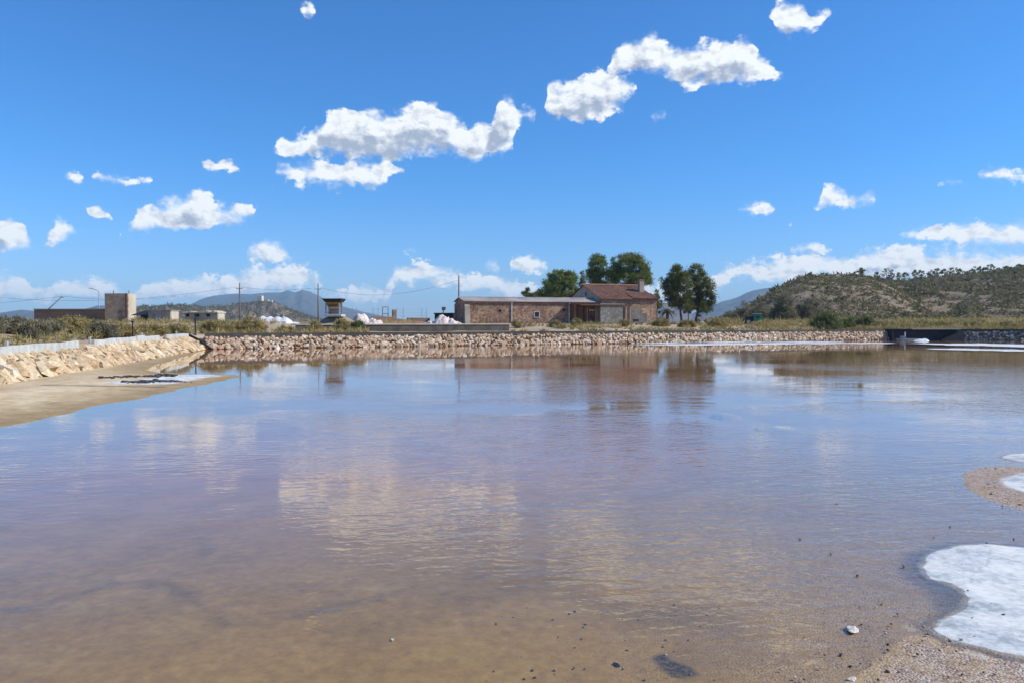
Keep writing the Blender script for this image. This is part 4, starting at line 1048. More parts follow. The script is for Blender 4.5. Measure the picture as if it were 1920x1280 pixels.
for px, top in ((210, 544.5), (239, 545)): MB().tube([((px - 960) / F * T_Y, T_Y + 0.5, zt - 0.2), ((px - 960) / F * T_Y, T_Y + 0.5, zpx(top, T_Y))], 0.05, 6).build('rod', M['rust'], o)
MB().box((xb - 0.10, T_Y - 0.09, gb - 0.2), (xb + 0.06, T_Y - 0.006, zpx(592, T_Y))).build('white_pipe', M['concrete_pale'], o)
MB().box(((225 - 960) / F * T_Y, T_Y - 0.35, gb - 0.4), ((238 - 960) / F * T_Y, T_Y - 0.006, zpx(596, T_Y))).build('debris_block', M['block_dark'], o)
o = thing('concrete_outbuilding', ((130 - 960) / F * 101, 102.5, gb), 'long low dark block outbuilding adjoining the concrete tower', 'building')
axis_box(MB(), 64.5, 197.0, 101.0, 4.0, gb - 0.5, zpx(581.2, 101)).build('wall', M['block_dark'], o)
axis_box(MB(), 63.0, 196.5, 100.8, 4.4, zpx(581.0, 101), zpx(579.3, 101)).build('roof_slab', M['concrete_mid'], o)
Y2 = 97.0
o = thing('roadside_shed', ((290 - 960) / F * Y2, Y2 + 1, gb), 'small concrete shed with a collapsed dark lean-to beside the tower', 'shed')
ops = [((288 - 960) / F * Y2, (304 - 960) / F * Y2, gb - 0.2, zpx(590, Y2))]
mb = MB(); wall_open(mb, None, (278 - 960) / F * Y2, (319.5 - 960) / F * Y2, Y2, Y2 + 0.25, gb - 0.5, zpx(583, Y2), [(ops[0])]); mb.build('front_wall', M['concrete_mid'], o)
axis_box(MB(), 319.5, 320.0, Y2, 0.1, 0, 0.1)
x1 = (320 - 960) / F * Y2
MB().box((x1 - 0.3, Y2 + 0.253, gb - 0.5), (x1, Y2 + 2.3, zpx(583, Y2))).build('side_wall', M['pale_and_sunlit'], o)  # sunlight on this side is painted in with a paler material
MB().box(((278 - 960) / F * Y2, Y2 + 2.303, gb - 0.5), (x1, Y2 + 2.5, zpx(583, Y2))).build('rear_wall', M['concrete_mid'], o)
MB().box(((277 - 960) / F * Y2, Y2 - 0.15, zpx(583, Y2) + 0.003), (x1 + 0.08, Y2 + 2.6, zpx(581.3, Y2))).build('roof_slab', M['concrete_mid'], o)
MB().box(((288.5 - 960) / F * Y2, Y2 + 0.12, gb - 0.3), ((303.5 - 960) / F * Y2, Y2 + 0.17, zpx(590.3, Y2))).build('metal_door', M['steel'], o)
xa, xb = (249 - 960) / F * Y2, (278 - 960) / F * Y2 - 0.01
mb = MB(); mb.hexa([Vector(p) for p in ((xa, Y2 - 0.4, zpx(592, Y2)), (xb, Y2 - 0.4, zpx(591, Y2)), (xb, Y2 + 2.4, zpx(583, Y2)), (xa + 0.6, Y2 + 2.4, zpx(582, Y2)), (xa, Y2 - 0.4, zpx(591, Y2)), (xb, Y2 - 0.4, zpx(590, Y2)), (xb, Y2 + 2.4, zpx(582, Y2)), (xa + 0.6, Y2 + 2.4, zpx(581, Y2)))]); mb.build('fallen_roof', M['black'], o)
MB().box((xa + 0.1, Y2 + 1.9, gb - 0.5), (xb, Y2 + 2.1, zpx(584, Y2))).build('lean_to_back', M['black'], o)  # black back wall stands in for the dark of the interior
Y3 = 108.0
o = thing('block_hut', ((382 - 960) / F * Y3, Y3 + 1, gb), 'flat-roofed block hut with three small square openings under its eave', 'hut')
ops = [((px - 3.4 - 960) / F * Y3, (px + 3.4 - 960) / F * Y3, zpx(594, Y3), zpx(588.5, Y3)) for px in (352, 371, 390.5)]
mb = MB(); wall_open(mb, None, (347 - 960) / F * Y3, (408 - 960) / F * Y3, Y3, Y3 + 0.3, gb - 0.5, zpx(587, Y3), ops); mb.build('front_wall', M['concrete_mid'], o)
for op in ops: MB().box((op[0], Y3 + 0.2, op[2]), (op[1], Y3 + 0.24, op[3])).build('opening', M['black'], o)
x1 = (408 - 960) / F * Y3
MB().box((x1 - 0.3, Y3 + 0.303, gb - 0.5), (x1, Y3 + 2.6, zpx(587, Y3))).build('side_wall', M['pale_and_sunlit'], o)  # lit side of the hut, sunlight worked into the lighter wall colour
MB().box(((347 - 960) / F * Y3, Y3 + 2.603, gb - 0.5), (x1, Y3 + 2.9, zpx(587, Y3))).build('rear_wall', M['concrete_mid'], o)
mb = MB(); r = np.random.default_rng(3); us = np.linspace((345.5 - 960) / F * Y3, x1 + 0.1, 13)
for a_, b_ in zip(us[:-1], us[1:]): mb.box((a_, Y3 - 0.25 + r.uniform(-0.08, 0.08), zpx(587, Y3) + 0.003), (b_ - 0.004, Y3 + 3.0, zpx(584.6, Y3) + r.uniform(-0.06, 0.14)))
mb.build('crumbling_roof', M['pale_and_sunlit'], o)

# ------------------------------------------------------------------ hopper on its mound, heaps, low walls
def heap(name, label, cat, lobes, m, loc, seed, n=56, amp=0.12, kind=None, nscale=1.6):
    """lobes: (dx, dy, rx, ry, h) of a loose heap round loc"""
    ex = max(abs(l[0]) + l[2] for l in lobes) * 1.25; ey = max(abs(l[1]) + l[3] for l in lobes) * 1.25
    x, y = np.meshgrid(np.linspace(-ex, ex, n), np.linspace(-ey, ey, n), indexing='ij')
    z = np.zeros_like(x) - 0.35
    for (dx, dy, rx, ry, h) in lobes:
        rr_ = np.hypot((x - dx) / rx, (y - dy) / ry)
        z = np.maximum(z, h * (1 - rr_ ** 1.55))
    z = np.where(z > -0.3, z + amp * fbm(x * nscale, y * nscale, 4, seed) * np.clip(z + 0.3, 0, 1), -0.6)
    i, j = np.meshgrid(np.arange(n - 1), np.arange(n - 1), indexing='ij')
    q = np.stack([i * n + j, (i + 1) * n + j, (i + 1) * n + j + 1, i * n + j + 1], -1).reshape(-1, 4)
    o = link_mesh(name, np_mesh(name, np.stack([x, y, z], -1).reshape(-1, 3), q, m == 'salt'), M[m], loc=loc)
    return tag(o, label, cat, kind=kind)
HY = 86.0
heap('mound', 'stony earth mound under the yellow hopper', 'mound', [(0, 0.5, 3.6, 3.0, 1.75), (-2.2, 0, 2.6, 2, 1.0), (2.0, 0, 3.0, 2, 1.1)], 'earth', ((624 - 960) / F * HY, HY + 1.5, 1.2), 6, kind='structure')
xh = lambda px: (px - 960) / F * HY
hp = thing('hopper', (xh(622), HY + 1.2, zpx(589, HY)), 'yellow steel hopper with dark flared rim on a legged stand', 'hopper')
def frustum(pa, pb, za, zb, dep0, dep1, yc):
    return [(xh(pa[0]), yc - dep0, za), (xh(pa[1]), yc - dep0, za), (xh(pa[1]), yc + dep0, za), (xh(pa[0]), yc + dep0, za), (xh(pb[0]), yc - dep1, zb), (xh(pb[1]), yc - dep1, zb), (xh(pb[1]), yc + dep1, zb), (xh(pb[0]), yc + dep1, zb)]
yc = HY + 1.2
MB().hexa([Vector(p) for p in frustum((608, 636.5), (603.5, 641), zpx(566.8, HY), zpx(560, HY), 0.9, 1.15, yc)]).build('flared_rim', M['black'], hp)
MB().hexa([Vector(p) for p in frustum((613.5, 630), (609.5, 634.5), zpx(577, HY), zpx(567, HY), 0.5, 0.8, yc)]).build('bin', M['yellow_steel'], hp)
for i_ in range(2): MB().hexa([Vector(p) for p in frustum((611.5 - i_, 632.5 + i_), (611.5 - i_, 632.5 + i_), zpx(574.5 - 3 * i_, HY), zpx(573.7 - 3 * i_, HY), 0.75, 0.75, yc)]).build('rib', M['rust'], hp)
for px in (609.5, 634):
    for sy in (-0.75, 0.75): MB().box((xh(px) - 0.06, yc + sy - 0.06, zpx(591, HY)), (xh(px) + 0.06, yc + sy + 0.06, zpx(568, HY))).build('leg', M['steel'], hp)
MB().box((xh(612), yc + 0.45, zpx(590, HY)), (xh(630), yc + 0.5, zpx(578, HY))).build('screen', M['wood'], hp)
MB().box((xh(609.7), yc - 0.72, zpx(586.5, HY)), (xh(634), yc - 0.66, zpx(585.7, HY))).build('cross_bar', M['rust'], hp)
MB().box((xh(608), yc - 1.1, zpx(594, HY)), (xh(640), yc + 1.0, zpx(589.6, HY))).build('concrete_base', M['concrete_pale'], hp, bevel=0.03)

SY = 91.0; xs_ = lambda px: (px - 960) / F * SY
heap('salt_heap', 'bright white salt heap with two lobes behind the bank scrub', 'salt heap', [(-1.7, 0, 1.25, 1.6, 1.25), (-0.9, 0.2, 1.3, 1.6, 1.2), (0.1, 0, 1.3, 1.6, 1.2), (0.9, 0, 1.4, 1.5, 1.1), (1.9, 0, 1.6, 1.2, 0.55)], 'salt', (xs_(520), SY, 1.62), 14, amp=0.05)
heap('salt_heap', 'pinkish white lumpy salt heap beside the hopper mound', 'salt heap', [(-0.4, 0, 1.5, 1.4, 1.75), (-1.3, 0.2, 1.0, 1.2, 0.95), (0.9, 0, 2.2, 1.4, 0.95)], 'salt_pink', (xs_(687), SY - 1, 1.45), 15, amp=0.55, nscale=2.6)
heap('salt_heap', 'grey and pinkish salt heap against the long shed gable', 'salt heap', [(0.0, 0, 1.7, 1.4, 1.35), (-1.3, 0.2, 1.4, 1.2, 0.75), (1.1, 0, 1.7, 1.4, 0.85)], 'salt_pink', ((830 - 960) / F * 98, 98.0, 1.6), 16, amp=0.5, nscale=2.6)
# low retaining wall with a pale cap
wa, wb = Vector(((555 - 960) / F * 77, 77, 1.0)), Vector(((955 - 960) / F * 88, 88, 1.0))
dv_ = (wb - wa); Lw = dv_.length; fw = frame(wa, math.atan2(dv_.y, dv_.x))
lw = thing('low_wall', wa, 'low dark retaining wall with pale cap behind the far bank', 'wall')
MB().box((0, 0, 0), (Lw, 0.3, 0.86), fw).build('wall', M['concrete_dark'], lw)
MB().box((-0.05, -0.08, 0.863), (Lw + 0.05, 2.4, 0.96), fw).build('cap', M['pale_and_sunlit'], lw)
wa, wb = Vector(((698 - 960) / F * 112, 112, 1.6)), Vector(((806 - 960) / F * 118, 118, 1.6))
dv_ = (wb - wa); Lw2 = dv_.length; fw2 = frame(wa, math.atan2(dv_.y, dv_.x))
lw = thing('yard_wall', wa, 'broken dark yard wall below the post fence', 'wall')
for a_, b_, h_ in ((0, 3.4, 0.95), (3.4, 4.0, 2.0), (4.0, 5.9, 0.55), (5.9, Lw2, 0.8)): MB().box((a_ + 0.003, 0, 0), (b_ - 0.003, 0.3, h_ + 0.35), fw2).build('wall_section', M['block_dark'], lw)
heap('earth_bank', 'low reddish earth bank in front of the yard wall', 'earth bank', [(-1.5, 0, 3.0, 1.3, 0.55), (1.6, 0, 3.0, 1.3, 0.5)], 'brick_band', ((765 - 960) / F * 104, 104, 1.72), 19, kind='structure')
# post fence and gate frame
FY = 116.0; xf = lambda px: (px - 960) / F * FY
fe = thing('wire_fence', (xf(720), FY, 1.9), 'sagging wire fence of thin posts on the skyline beyond the salt heaps', 'fence')
fposts = [643, 653, 660.5, 668, 699.5, 709, 743.5, 756, 791, 799.5]
for px in fposts: MB().tube([(xf(px), FY, 1.6), (xf(px) + 0.02, FY, zpx(577 + (px % 3) * 0.4, FY))], 0.035, 6).build('post', M['steel'], fe)
for a_, b_ in zip(fposts[:-1], fposts[1:]):
    for hz in (592, 586, 580.5):
        za = zpx(hz, FY); MB().tube([(xf(a_), FY, za), ((xf(a_) + xf(b_)) / 2, FY, za - 0.05), (xf(b_), FY, za)], 0.007, 4).build('wire', M['steel'], fe)
gt_ = thing('gate_frame', (xf(725), FY - 1.5, 1.9), 'empty rectangular steel gate frame standing by the yard wall', 'gate')
for px in (720.5, 731): MB().box((xf(px) - 0.05, FY - 1.55, 1.5), (xf(px) + 0.05, FY - 1.45, zpx(576, FY))).build('upright', M['steel'], gt_)
for py in (576.3, 589): MB().box((xf(720.5) + 0.05, FY - 1.54, zpx(py, FY) - 0.05), (xf(731) - 0.05, FY - 1.46, zpx(py, FY) + 0.05)).build('cross_rail', M['steel'], gt_)
# black shed with a winch on it
BY = 116.0; xk = lambda px: (px - 960) / F * BY
bs = thing('black_shed', (xk(832), BY, 1.9), 'flat black shed behind the salt heap carrying a winch', 'shed')
MB().box((xk(815), BY, 1.5), (xk(850), BY + 3, zpx(589, BY))).build('wall', M['black'], bs)
MB().box((xk(813.5), BY - 0.25, zpx(589, BY) + 0.003), (xk(851), BY + 3.2, zpx(587, BY))).build('roof', M['black'], bs)
wn = thing('winch', (xk(831), BY + 0.6, zpx(587, BY)), 'dark winch on a stand on top of the black shed', 'winch')
MB().tube([(xk(830.5), BY + 0.6, zpx(587, BY)), (xk(831), BY + 0.6, zpx(581, BY))], 0.10, 8).build('stand', M['steel'], wn)
MB().tube([(xk(828), BY + 0.6, zpx(579.5, BY)), (xk(835), BY + 0.6, zpx(578.5, BY))], 0.22, 10).build('drum', M['steel'], wn)
MB().box((xk(827.5), BY + 0.35, zpx(577, BY)), (xk(836), BY + 0.85, zpx(575.8, BY))).build('hood', M['steel'], wn)

# ------------------------------------------------------------------ poles, lamp, cables, fence posts
def upole(px, top, Y, label, arm=True):
    b_ = foot(px, Y); zt = zpx(top, Y); x = b_.x
    o = thing('utility_pole', b_, label, 'utility pole')
    MB().tube([(x, Y, b_.z - 0.4), (x, Y, zt)], [0.17, 0.11], 10).build('pole', M['pole'], o, True)
    if arm:
        a_ = MB().box((x - 0.7, Y - 0.2, zt - 1.15), (x + 0.7, Y - 0.1, zt - 1.03)).build('cross_arm', M['pole'], o)
        for s_ in (-0.6, 0.6): MB().tube([(x + s_, Y - 0.15, zt - 1.03), (x + s_, Y - 0.15, zt - 0.85)], [0.05, 0.03], 6).build('insulator', M['white_paint'], a_)
    return Vector((x, Y, zt))
p1 = upole(450, 530.5, 150, 'wooden utility pole standing in front of the castle hill')
p2 = upole(597, 532, 150, 'wooden utility pole next to the yellow hopper')
p3 = upole(860.5, 517, 128, 'slim utility pole behind the gable of the long shed', arm=False)
lp = foot(186.5, 128); zl = zpx(548, 128)
o = thing('street_lamp', lp, 'street lamp with one curved arm behind the dark outbuilding', 'street lamp')
MB().tube([(lp.x, 128, lp.z - 0.3), (lp.x, 128, zl)], [0.09, 0.06], 8).build('pole', M['steel'], o, True)
MB().tube([(lp.x, 128, zl), (lp.x - 0.25, 128, zl + 0.28), (lp.x - 1.15, 128, zl + 0.58)], 0.05, 8).build('arm', M['steel'], o, True)
MB().hexa([Vector((lp.x - x_, 128 + y_, zl + z_)) for x_, y_, z_ in ((1.6, -0.12, 0.58), (1.1, -0.12, 0.50), (1.1, 0.12, 0.50), (1.6, 0.12, 0.58), (1.6, -0.1, 0.68), (1.1, -0.1, 0.64), (1.1, 0.1, 0.64), (1.6, 0.1, 0.68))]).build('lamp_head', M['steel'], o)
bY = 106.0; b0, b1 = at(68, 601, bY), at(117, 556, bY)
o = thing('leaning_mast', b0, 'mast leaning steeply over the roof of the dark outbuilding', 'mast')
MB().tube([b0, b1], [0.10, 0.06], 8).build('mast', M['pole'], o, True)
MB().tube([b1 - Vector((0.35, 0, 0.1)), b1 + Vector((0.25, 0, -0.2))], 0.05, 6).build('cable_clamp', M['steel'], o)
def cable(a_, b_, sag, label, r_=0.015):
    pts = [a_.lerp(b_, t) - Vector((0, 0, sag * 4 * t * (1 - t))) for t in np.linspace(0, 1, 18)]
    tag(MB().tube(pts, r_, 5).build('overhead_cable', M['black'], loc=tuple(a_)), label, 'cable')
cable(at(-120, 571, 140), b1, 0.4, 'overhead cable sagging towards the leaning mast')
cable(b1, at(330, 556, 135), 0.5, 'overhead cable running from the leaning mast past the tower top')
cable(at(-60, 552, 170), p1 + Vector((-0.6, -0.15, -0.85)), 2.0, 'overhead cable reaching the pole before the castle hill', 0.019)
cable(p1 + Vector((0.6, -0.15, -0.85)), p2 + Vector((-0.6, -0.15, -0.85)), 0.5, 'overhead cable strung between the two wooden poles', 0.019)
cable(p2 + Vector((0.6, -0.15, -0.85)), p3 + Vector((0, 0, -0.7)), 1.9, 'overhead cable sagging from the hopper pole to the shed pole', 0.018)
for px, py0, py1, Y, label in ((366.5, 626, 590, 63.4, 'dark iron post where the two banks meet'), (249, 637, 604, 47.5, 'dark iron post rising behind the pale kerb')):
    b_ = at(px, py0, Y); zt = zpx(py1, Y)
    o = thing('iron_post', (b_.x, Y, b_.z), label, 'post')
    MB().tube([(b_.x, Y, b_.z - 0.3), (b_.x, Y, zt)], 0.055 * Y / 63, 8).build('shaft', M['black'], o)
    MB().box((b_.x - 0.07, Y - 0.07, zt), (b_.x + 0.07, Y + 0.07, zt + 0.06)).build('cap', M['black'], o)
    MB().box((b_.x - 0.14, Y - 0.14, b_.z - 0.3), (b_.x + 0.14, Y + 0.14, b_.z + 0.05)).build('foot_block', M['concrete_mid'], o)

# castle on the rocky hill
CYD = 992.0; xc = lambda px: (px - 960) / F * CYD
ca = thing('castle', (xc(490), CYD, zpx(568, CYD)), 'small ruined castle with a pale square keep on the rocky hilltop', 'castle')
MB().box((xc(484.5), CYD - 4, zpx(575, CYD)), (xc(493), CYD + 4, zpx(555, CYD))).build('keep', M['castle_stone'], ca)
for px in (485.3, 488.7, 492.2): MB().box((xc(px - 0.7), CYD - 4, zpx(555, CYD)), (xc(px + 0.7), CYD - 2.5, zpx(554, CYD))).build('merlon', M['castle_stone'], ca)
MB().box((xc(500), CYD - 3, zpx(575, CYD)), (xc(504.5), CYD + 2, zpx(562.5, CYD))).build('turret', M['castle_stone'], ca)
MB().box((xc(507), CYD - 3, zpx(576, CYD)), (xc(511), CYD + 2, zpx(563.5, CYD))).build('turret', M['castle_stone'], ca)
MB().box((xc(493.1), CYD - 2, zpx(576, CYD)), (xc(499.9), CYD, zpx(565.5, CYD))).build('curtain_wall', M['castle_stone'], ca)
MB().box((xc(448), CYD - 5, zpx(578, CYD)), (xc(484.4), CYD - 3.5, zpx(568.3, CYD))).build('curtain_wall', M['rocky_hill'], ca)

# ------------------------------------------------------------------ trees
def tree(name, label, Y, px_trunk, blobs, mat, group=None, dep=1.0, clump=0.62, seed=0, per=56, leaf=0.34, trunk_r=0.22, dens=1.35, cat='tree', base_py=None):
    """blobs: crown lobes (px, py, rx, ry) at distance Y"""
    r = np.random.default_rng(seed + 100)
    b_ = foot(px_trunk, Y)
    root = thing(name, b_, label, cat, group)
    cen, rad, tint = [], [], []
    zs = []
    for (px, py, rx, ry) in blobs:
        c = at(px, py, Y); RX, RZ = rx / F * Y, ry / F * Y
        n = max(6, int(dens * 5.2 * (RX * RZ) / (clump * clump) * 1.0))
        for _ in range(n):
            v = r.normal(size=3); v /= np.linalg.norm(v); v *= r.uniform(0.45, 1.0) ** 0.5
            k = 1.0 + 0.14 * r.normal()
            cen.append((c.x + v[0] * RX * k, Y + v[1] * RX * dep * k, c.z + v[2] * RZ * k))
            s_ = clump * r.uniform(0.6, 1.25); rad.append((s_, s_, s_ * 0.7)); tint.append(np.clip(0.5 + 0.25 * r.normal(), 0, 1))
            zs.append(c.z)
    cen = np.array(cen)
    leaf_obj('crown', leaves(cen, rad, per, leaf, 3.0, seed, tint, up=0.5), M[mat], root)
    top = max(at(p[0], p[1], Y).z for p in blobs); tx = np.mean([at(p[0], p[1], Y).x for p in blobs])
    low = min(at(p[0], p[1] + p[3] * 0.5, Y).z for p in blobs)
    fork = b_.z + max(0.8, (low - b_.z) * 0.9)
    x0 = b_.x
    mid = Vector((x0 + (tx - x0) * 0.3 + 0.1, Y, fork))
    MB().tube([(x0, Y, b_.z - 0.4), (x0 + 0.05, Y, b_.z + 0.6), mid, (tx, Y, top)], [trunk_r * 1.3, trunk_r, trunk_r * 0.8, trunk_r * 0.25], 9).build('trunk', M['trunk'], root, True)
    ends = cen[r.choice(len(cen), min(12, len(cen)), replace=False)]
    for e in ends:
        t = r.uniform(0.0, 0.75); p = mid.lerp(Vector((tx, Y, top)), t)
        if e[2] < p.z: p = mid
        q_ = p.lerp(Vector(e), 0.5) - Vector((0, 0, 0.15))
        MB().tube([p, q_, Vector(e)], [trunk_r * 0.42, trunk_r * 0.26, trunk_r * 0.1], 6, False).build('limb', M['trunk'], root, True)
    return root
tree('pine_tree', 'rounded bright green pine rising behind the long shed roof', 140, 1050, [(1040, 541, 28, 22), (1058, 538, 27, 25), (1046, 523, 22, 17), (1066, 522, 14, 13), (1022, 552, 16, 10), (1075, 552, 12, 12), (1007, 556, 8, 6)], 'pine', seed=1)
tree('pine_tree', 'tall dark pine behind the roof ridge, nearest the bright rounded pine', 147, 1122, [(1122, 500, 19, 19), (1115, 517, 17, 16), (1131, 521, 18, 18), (1122, 488, 12, 9), (1108, 512, 9, 9)], 'pine', seed=2)
tree('pine_tree', 'tallest broad pine behind the house roof beside its chimney', 144, 1180, [(1168, 498, 21, 20), (1192, 503, 20, 20), (1180, 487, 14, 11), (1166, 520, 24, 18), (1196, 523, 22, 18), (1150, 515, 12, 14), (1208, 510, 11, 15), (1218, 527, 6, 8), (1196, 487, 10, 8)], 'pine', seed=3)
tree('cypress_tree', 'thin sparse dark tree between the rounded pine and the house', 142, 1092, [(1091.5, 516, 4.5, 7), (1093, 527, 6, 6), (1090, 535, 6, 6)], 'pine_dark', seed=4, clump=0.35, per=26, trunk_r=0.1, dens=0.7)
tree('pine_tree', 'tall dark pine with bare trunk standing nearest the house wall', 128, 1277, [(1270, 515, 17, 15), (1278, 530, 20, 16), (1262, 528, 15, 13), (1256, 544, 13, 12), (1276, 552, 20, 15), (1284, 571, 16, 10), (1268, 505, 10, 7), (1248, 536, 8, 7), (1266, 566, 14, 12), (1256, 558, 10, 9)], 'pine_dark', seed=5, trunk_r=0.2)
tree('pine_tree', 'tall dark pine with bare trunk standing nearest the hill', 130, 1304, [(1305, 513, 14, 13), (1310, 530, 19, 15), (1318, 545, 17, 14), (1303, 553, 16, 14), (1322, 562, 16, 12), (1316, 578, 16, 9), (1331, 556, 8, 10), (1306, 503, 8, 5), (1328, 532, 8, 9), (1326, 574, 13, 10), (1300, 570, 10, 9)], 'pine_dark', seed=6, trunk_r=0.2)
tree('green_shrub', 'bright green shrub between the two bare pine trunks', 131, 1290, [(1290, 575, 8, 6), (1287, 581, 9, 5)], 'greenbush', seed=7, clump=0.45, per=40, leaf=0.22, trunk_r=0.08, cat='shrub')
tree('thin_conifer', 'thin dark conifer spire beside the house corner', 150, 1231, [(1230, 551, 3.5, 6), (1231, 561, 5, 7), (1234, 572, 7, 8)], 'pine_dark', seed=8, clump=0.4, per=30, trunk_r=0.1)
tree('spiky_shrub', 'wiry dark shrub showing over the long shed roof', 133, 990, [(985, 552, 7, 3), (992, 554, 9, 4), (1000, 556, 8, 3.5), (988.5, 546, 2.2, 5)], 'pine_dark', seed=9, clump=0.35, per=22, leaf=0.4, trunk_r=0.06, cat='shrub')
# palm by the house
b_ = foot(1251, 124); pr = thing('palm_tree', b_, 'shaggy palm with drooping dry fronds beside the house corner', 'palm tree')
MB().tube([(b_.x, 124, b_.z - 0.3), (b_.x + 0.05, 124, b_.z + 1.0), (b_.x, 124, b_.z + 1.9)], [0.30, 0.26, 0.22], 9).build('trunk', M['trunk'], pr, True)
r = np.random.default_rng(4)
for k in range(26):
    a_ = r.uniform(0, 2 * math.pi); el_ = r.uniform(-0.5, 1.2); L_ = r.uniform(1.0, 1.7)
    V, Fa, A = [], [], []
    top = np.array([b_.x, 124, b_.z + 1.9]); n = 7; ti = r.random()
    for i_ in range(n + 1):
        t = i_ / n; h_ = math.sin(el_) * t * L_ - 0.75 * t * t * L_
        p = top + np.array([math.cos(a_) * math.cos(el_) * t * L_, math.sin(a_) * math.cos(el_) * t * L_, h_])
        w_ = 0.20 * (1 - abs(2 * t - 0.8) * 0.8); sd = np.array([-math.sin(a_), math.cos(a_), 0.0]) * w_
        V += [p - sd - [0, 0, 0.07], p, p + sd - [0, 0, 0.07]]
    for i_ in range(n):
        for c_ in (0, 1): Fa.append((3 * i_ + c_, 3 * i_ + c_ + 1, 3 * i_ + 3 + c_ + 1, 3 * i_ + 3 + c_))
    A = np.zeros((len(V), 4)); A[:, 0] = ti; A[:, 3] = 1
    leaf_obj('frond', (np.array(V), np.array(Fa), A), M['palm'], pr)

# pines along the crest of the hill
crest = [(1613, 517.5, 505, 9), (1643, 519, 511, 5), (1661, 519.5, 504, 9), (1671, 520, 507, 5), (1683.5, 521, 512, 4), (1695, 521.5, 512, 7), (1714, 521.5, 507.5, 6), (1726, 520.5, 507, 5), (1744, 519, 508, 6), (1756, 518, 504.5, 9), (1769, 517.5, 506, 6), (1786, 516, 501.5, 8), (1798, 515.5, 506, 5), (1813, 514, 507, 7), (1827, 513, 501, 8), (1836, 512.5, 500.5, 6), (1843, 512, 503, 5), (1855, 511, 496.5, 7), (1870, 509.5, 503, 4), (1886, 508, 500.5, 8), (1909, 505.5, 497.5, 7), (1919, 504, 499, 5)]
ordn = ['first', 'second', 'third', 'fourth', 'fifth', 'sixth', 'seventh', 'eighth', 'ninth', 'tenth', 'eleventh', 'twelfth', 'thirteenth', 'fourteenth', 'fifteenth', 'sixteenth', 'seventeenth', 'eighteenth', 'nineteenth', 'twentieth', 'twenty-first', 'last']
for k, (px, pb, pt, wd) in enumerate(crest):
    D = 326.0 if px > 1630 else 236.0
    x = (px - 960) / F * D; zb = float(hill_z(np.array([x]), np.array([D]))[0]); zt = at(px, pt, D).z
    zt = max(zt, zb + 1.6)
    root = thing('hill_pine', (x, D, zb), f'small pine on the hill crest, {ordn[k]} along from the house end', 'tree', 'pines along the hill crest')
    r = np.random.default_rng(300 + k); W_ = wd / F * D; Hh = zt - zb
    cen, rad, tint = [], [], []
    nn = int(10 + wd * 1.6)
    for _ in range(nn):
        v = r.normal(size=3); v /= np.linalg.norm(v)
        t = 0.62 + 0.36 * v[2]
        wk = W_ * (0.9 if k % 3 else 0.7) * math.sqrt(max(0.05, 1 - ((t - 0.62) / 0.42) ** 2))
        cen.append((x + v[0] * wk, D + v[1] * wk, zb + Hh * t)); s_ = 0.42 * r.uniform(0.7, 1.3); rad.append((s_, s_, s_ * 0.8)); tint.append(np.clip(0.45 + 0.25 * r.normal(), 0, 1))
    leaf_obj('crown', leaves(cen, rad, 20, 0.5, 2.2, 300 + k, tint, up=0.4), M['pine_dark'], root)
    MB().tube([(x, D, zb - 0.5), (x + 0.06, D, zb + Hh * 0.45), (x, D, zb + Hh * 0.9)], [0.15, 0.11, 0.03], 6).build('trunk', M['trunk'], root)

# ------------------------------------------------------------------ bushes
def bush(name, label, px, py_base, Y, w, h, mat, seed, per=46, leaf=0.20, n=None, group=None, up=0.6, clump=0.30, z=None):
    x = (px - 960) / F * Y; zb = gz(x, Y) if z is None else z
    W_, H_ = w / F * Y / 2, h / F * Y
    r = np.random.default_rng(seed)
    root = thing(name, (x, Y, zb), label, 'bush', group)
    n = n or int(9 + 7 * W_ * H_ / (clump * clump) * 0.6)
    cen, rad, tint = [], [], []
    for _ in range(n):
        v = r.normal(size=3); v /= np.linalg.norm(v); v *= r.random() ** 0.4; v[2] = abs(v[2])
        cen.append((x + v[0] * W_, Y + v[1] * W_ * 0.8, zb + 0.1 + v[2] * H_ * 0.92)); s_ = clump * r.uniform(0.6, 1.3)
        rad.append((s_, s_, s_ * 0.9)); tint.append(np.clip(0.5 + 0.25 * r.normal(), 0, 1))
    leaf_obj('foliage', leaves(cen, rad, per, leaf, 3.2, seed, tint, up=up), M[mat], root)
    for k in range(5):
        e = cen[r.integers(len(cen))]
        MB().tube([(x + r.normal() * 0.05, Y, zb - 0.15), Vector(e).lerp(Vector((x, Y, zb)), 0.45), e], [0.045, 0.03, 0.012], 5, False).build('stem', M['trunk'], root)
    return root
bush('tamarisk', 'tall rounded dark tamarisk at the foot of the hill', 1470, 605, 118, 48, 62, 'greybush', 21, leaf=0.3, clump=0.5)
bush('tamarisk', 'wide feathery grey tamarisk leaning from the tall one onto the slope', 1518, 605, 120, 66, 48, 'greybush', 22, leaf=0.3, clump=0.5)
bush('tamarisk', 'loose grey green tamarisk nearest the two bare pines', 1398, 603, 128, 46, 44, 'greybush', 23, leaf=0.3, clump=0.5, per=30)
bush('tamarisk', 'grey green tamarisk behind the green farm machine', 1428, 603, 124, 44, 40, 'greybush', 24, leaf=0.3, clump=0.5)
bush('tamarisk', 'small dark bush beside the blue mountain gap', 1368, 603, 126, 34, 24, 'greybush', 25, leaf=0.26, clump=0.4)
bush('green_bush', 'broad fresh green bush just above the far bank kerb', 1548, 612, 100, 62, 34, 'greenbush', 26, leaf=0.26, clump=0.42)
bush('green_bush', 'low green bush beside the broad fresh green one', 1588, 612, 102, 34, 24, 'greenbush', 27, leaf=0.24, clump=0.4)
bush('green_bush', 'dark green bush at the edge of the hopper mound', 671, 615, 78, 26, 22, 'greenbush', 28, clump=0.26)
bush('green_bush', 'olive bush growing before the hopper mound', 640, 617, 74, 30, 24, 'olive', 29, clump=0.26)
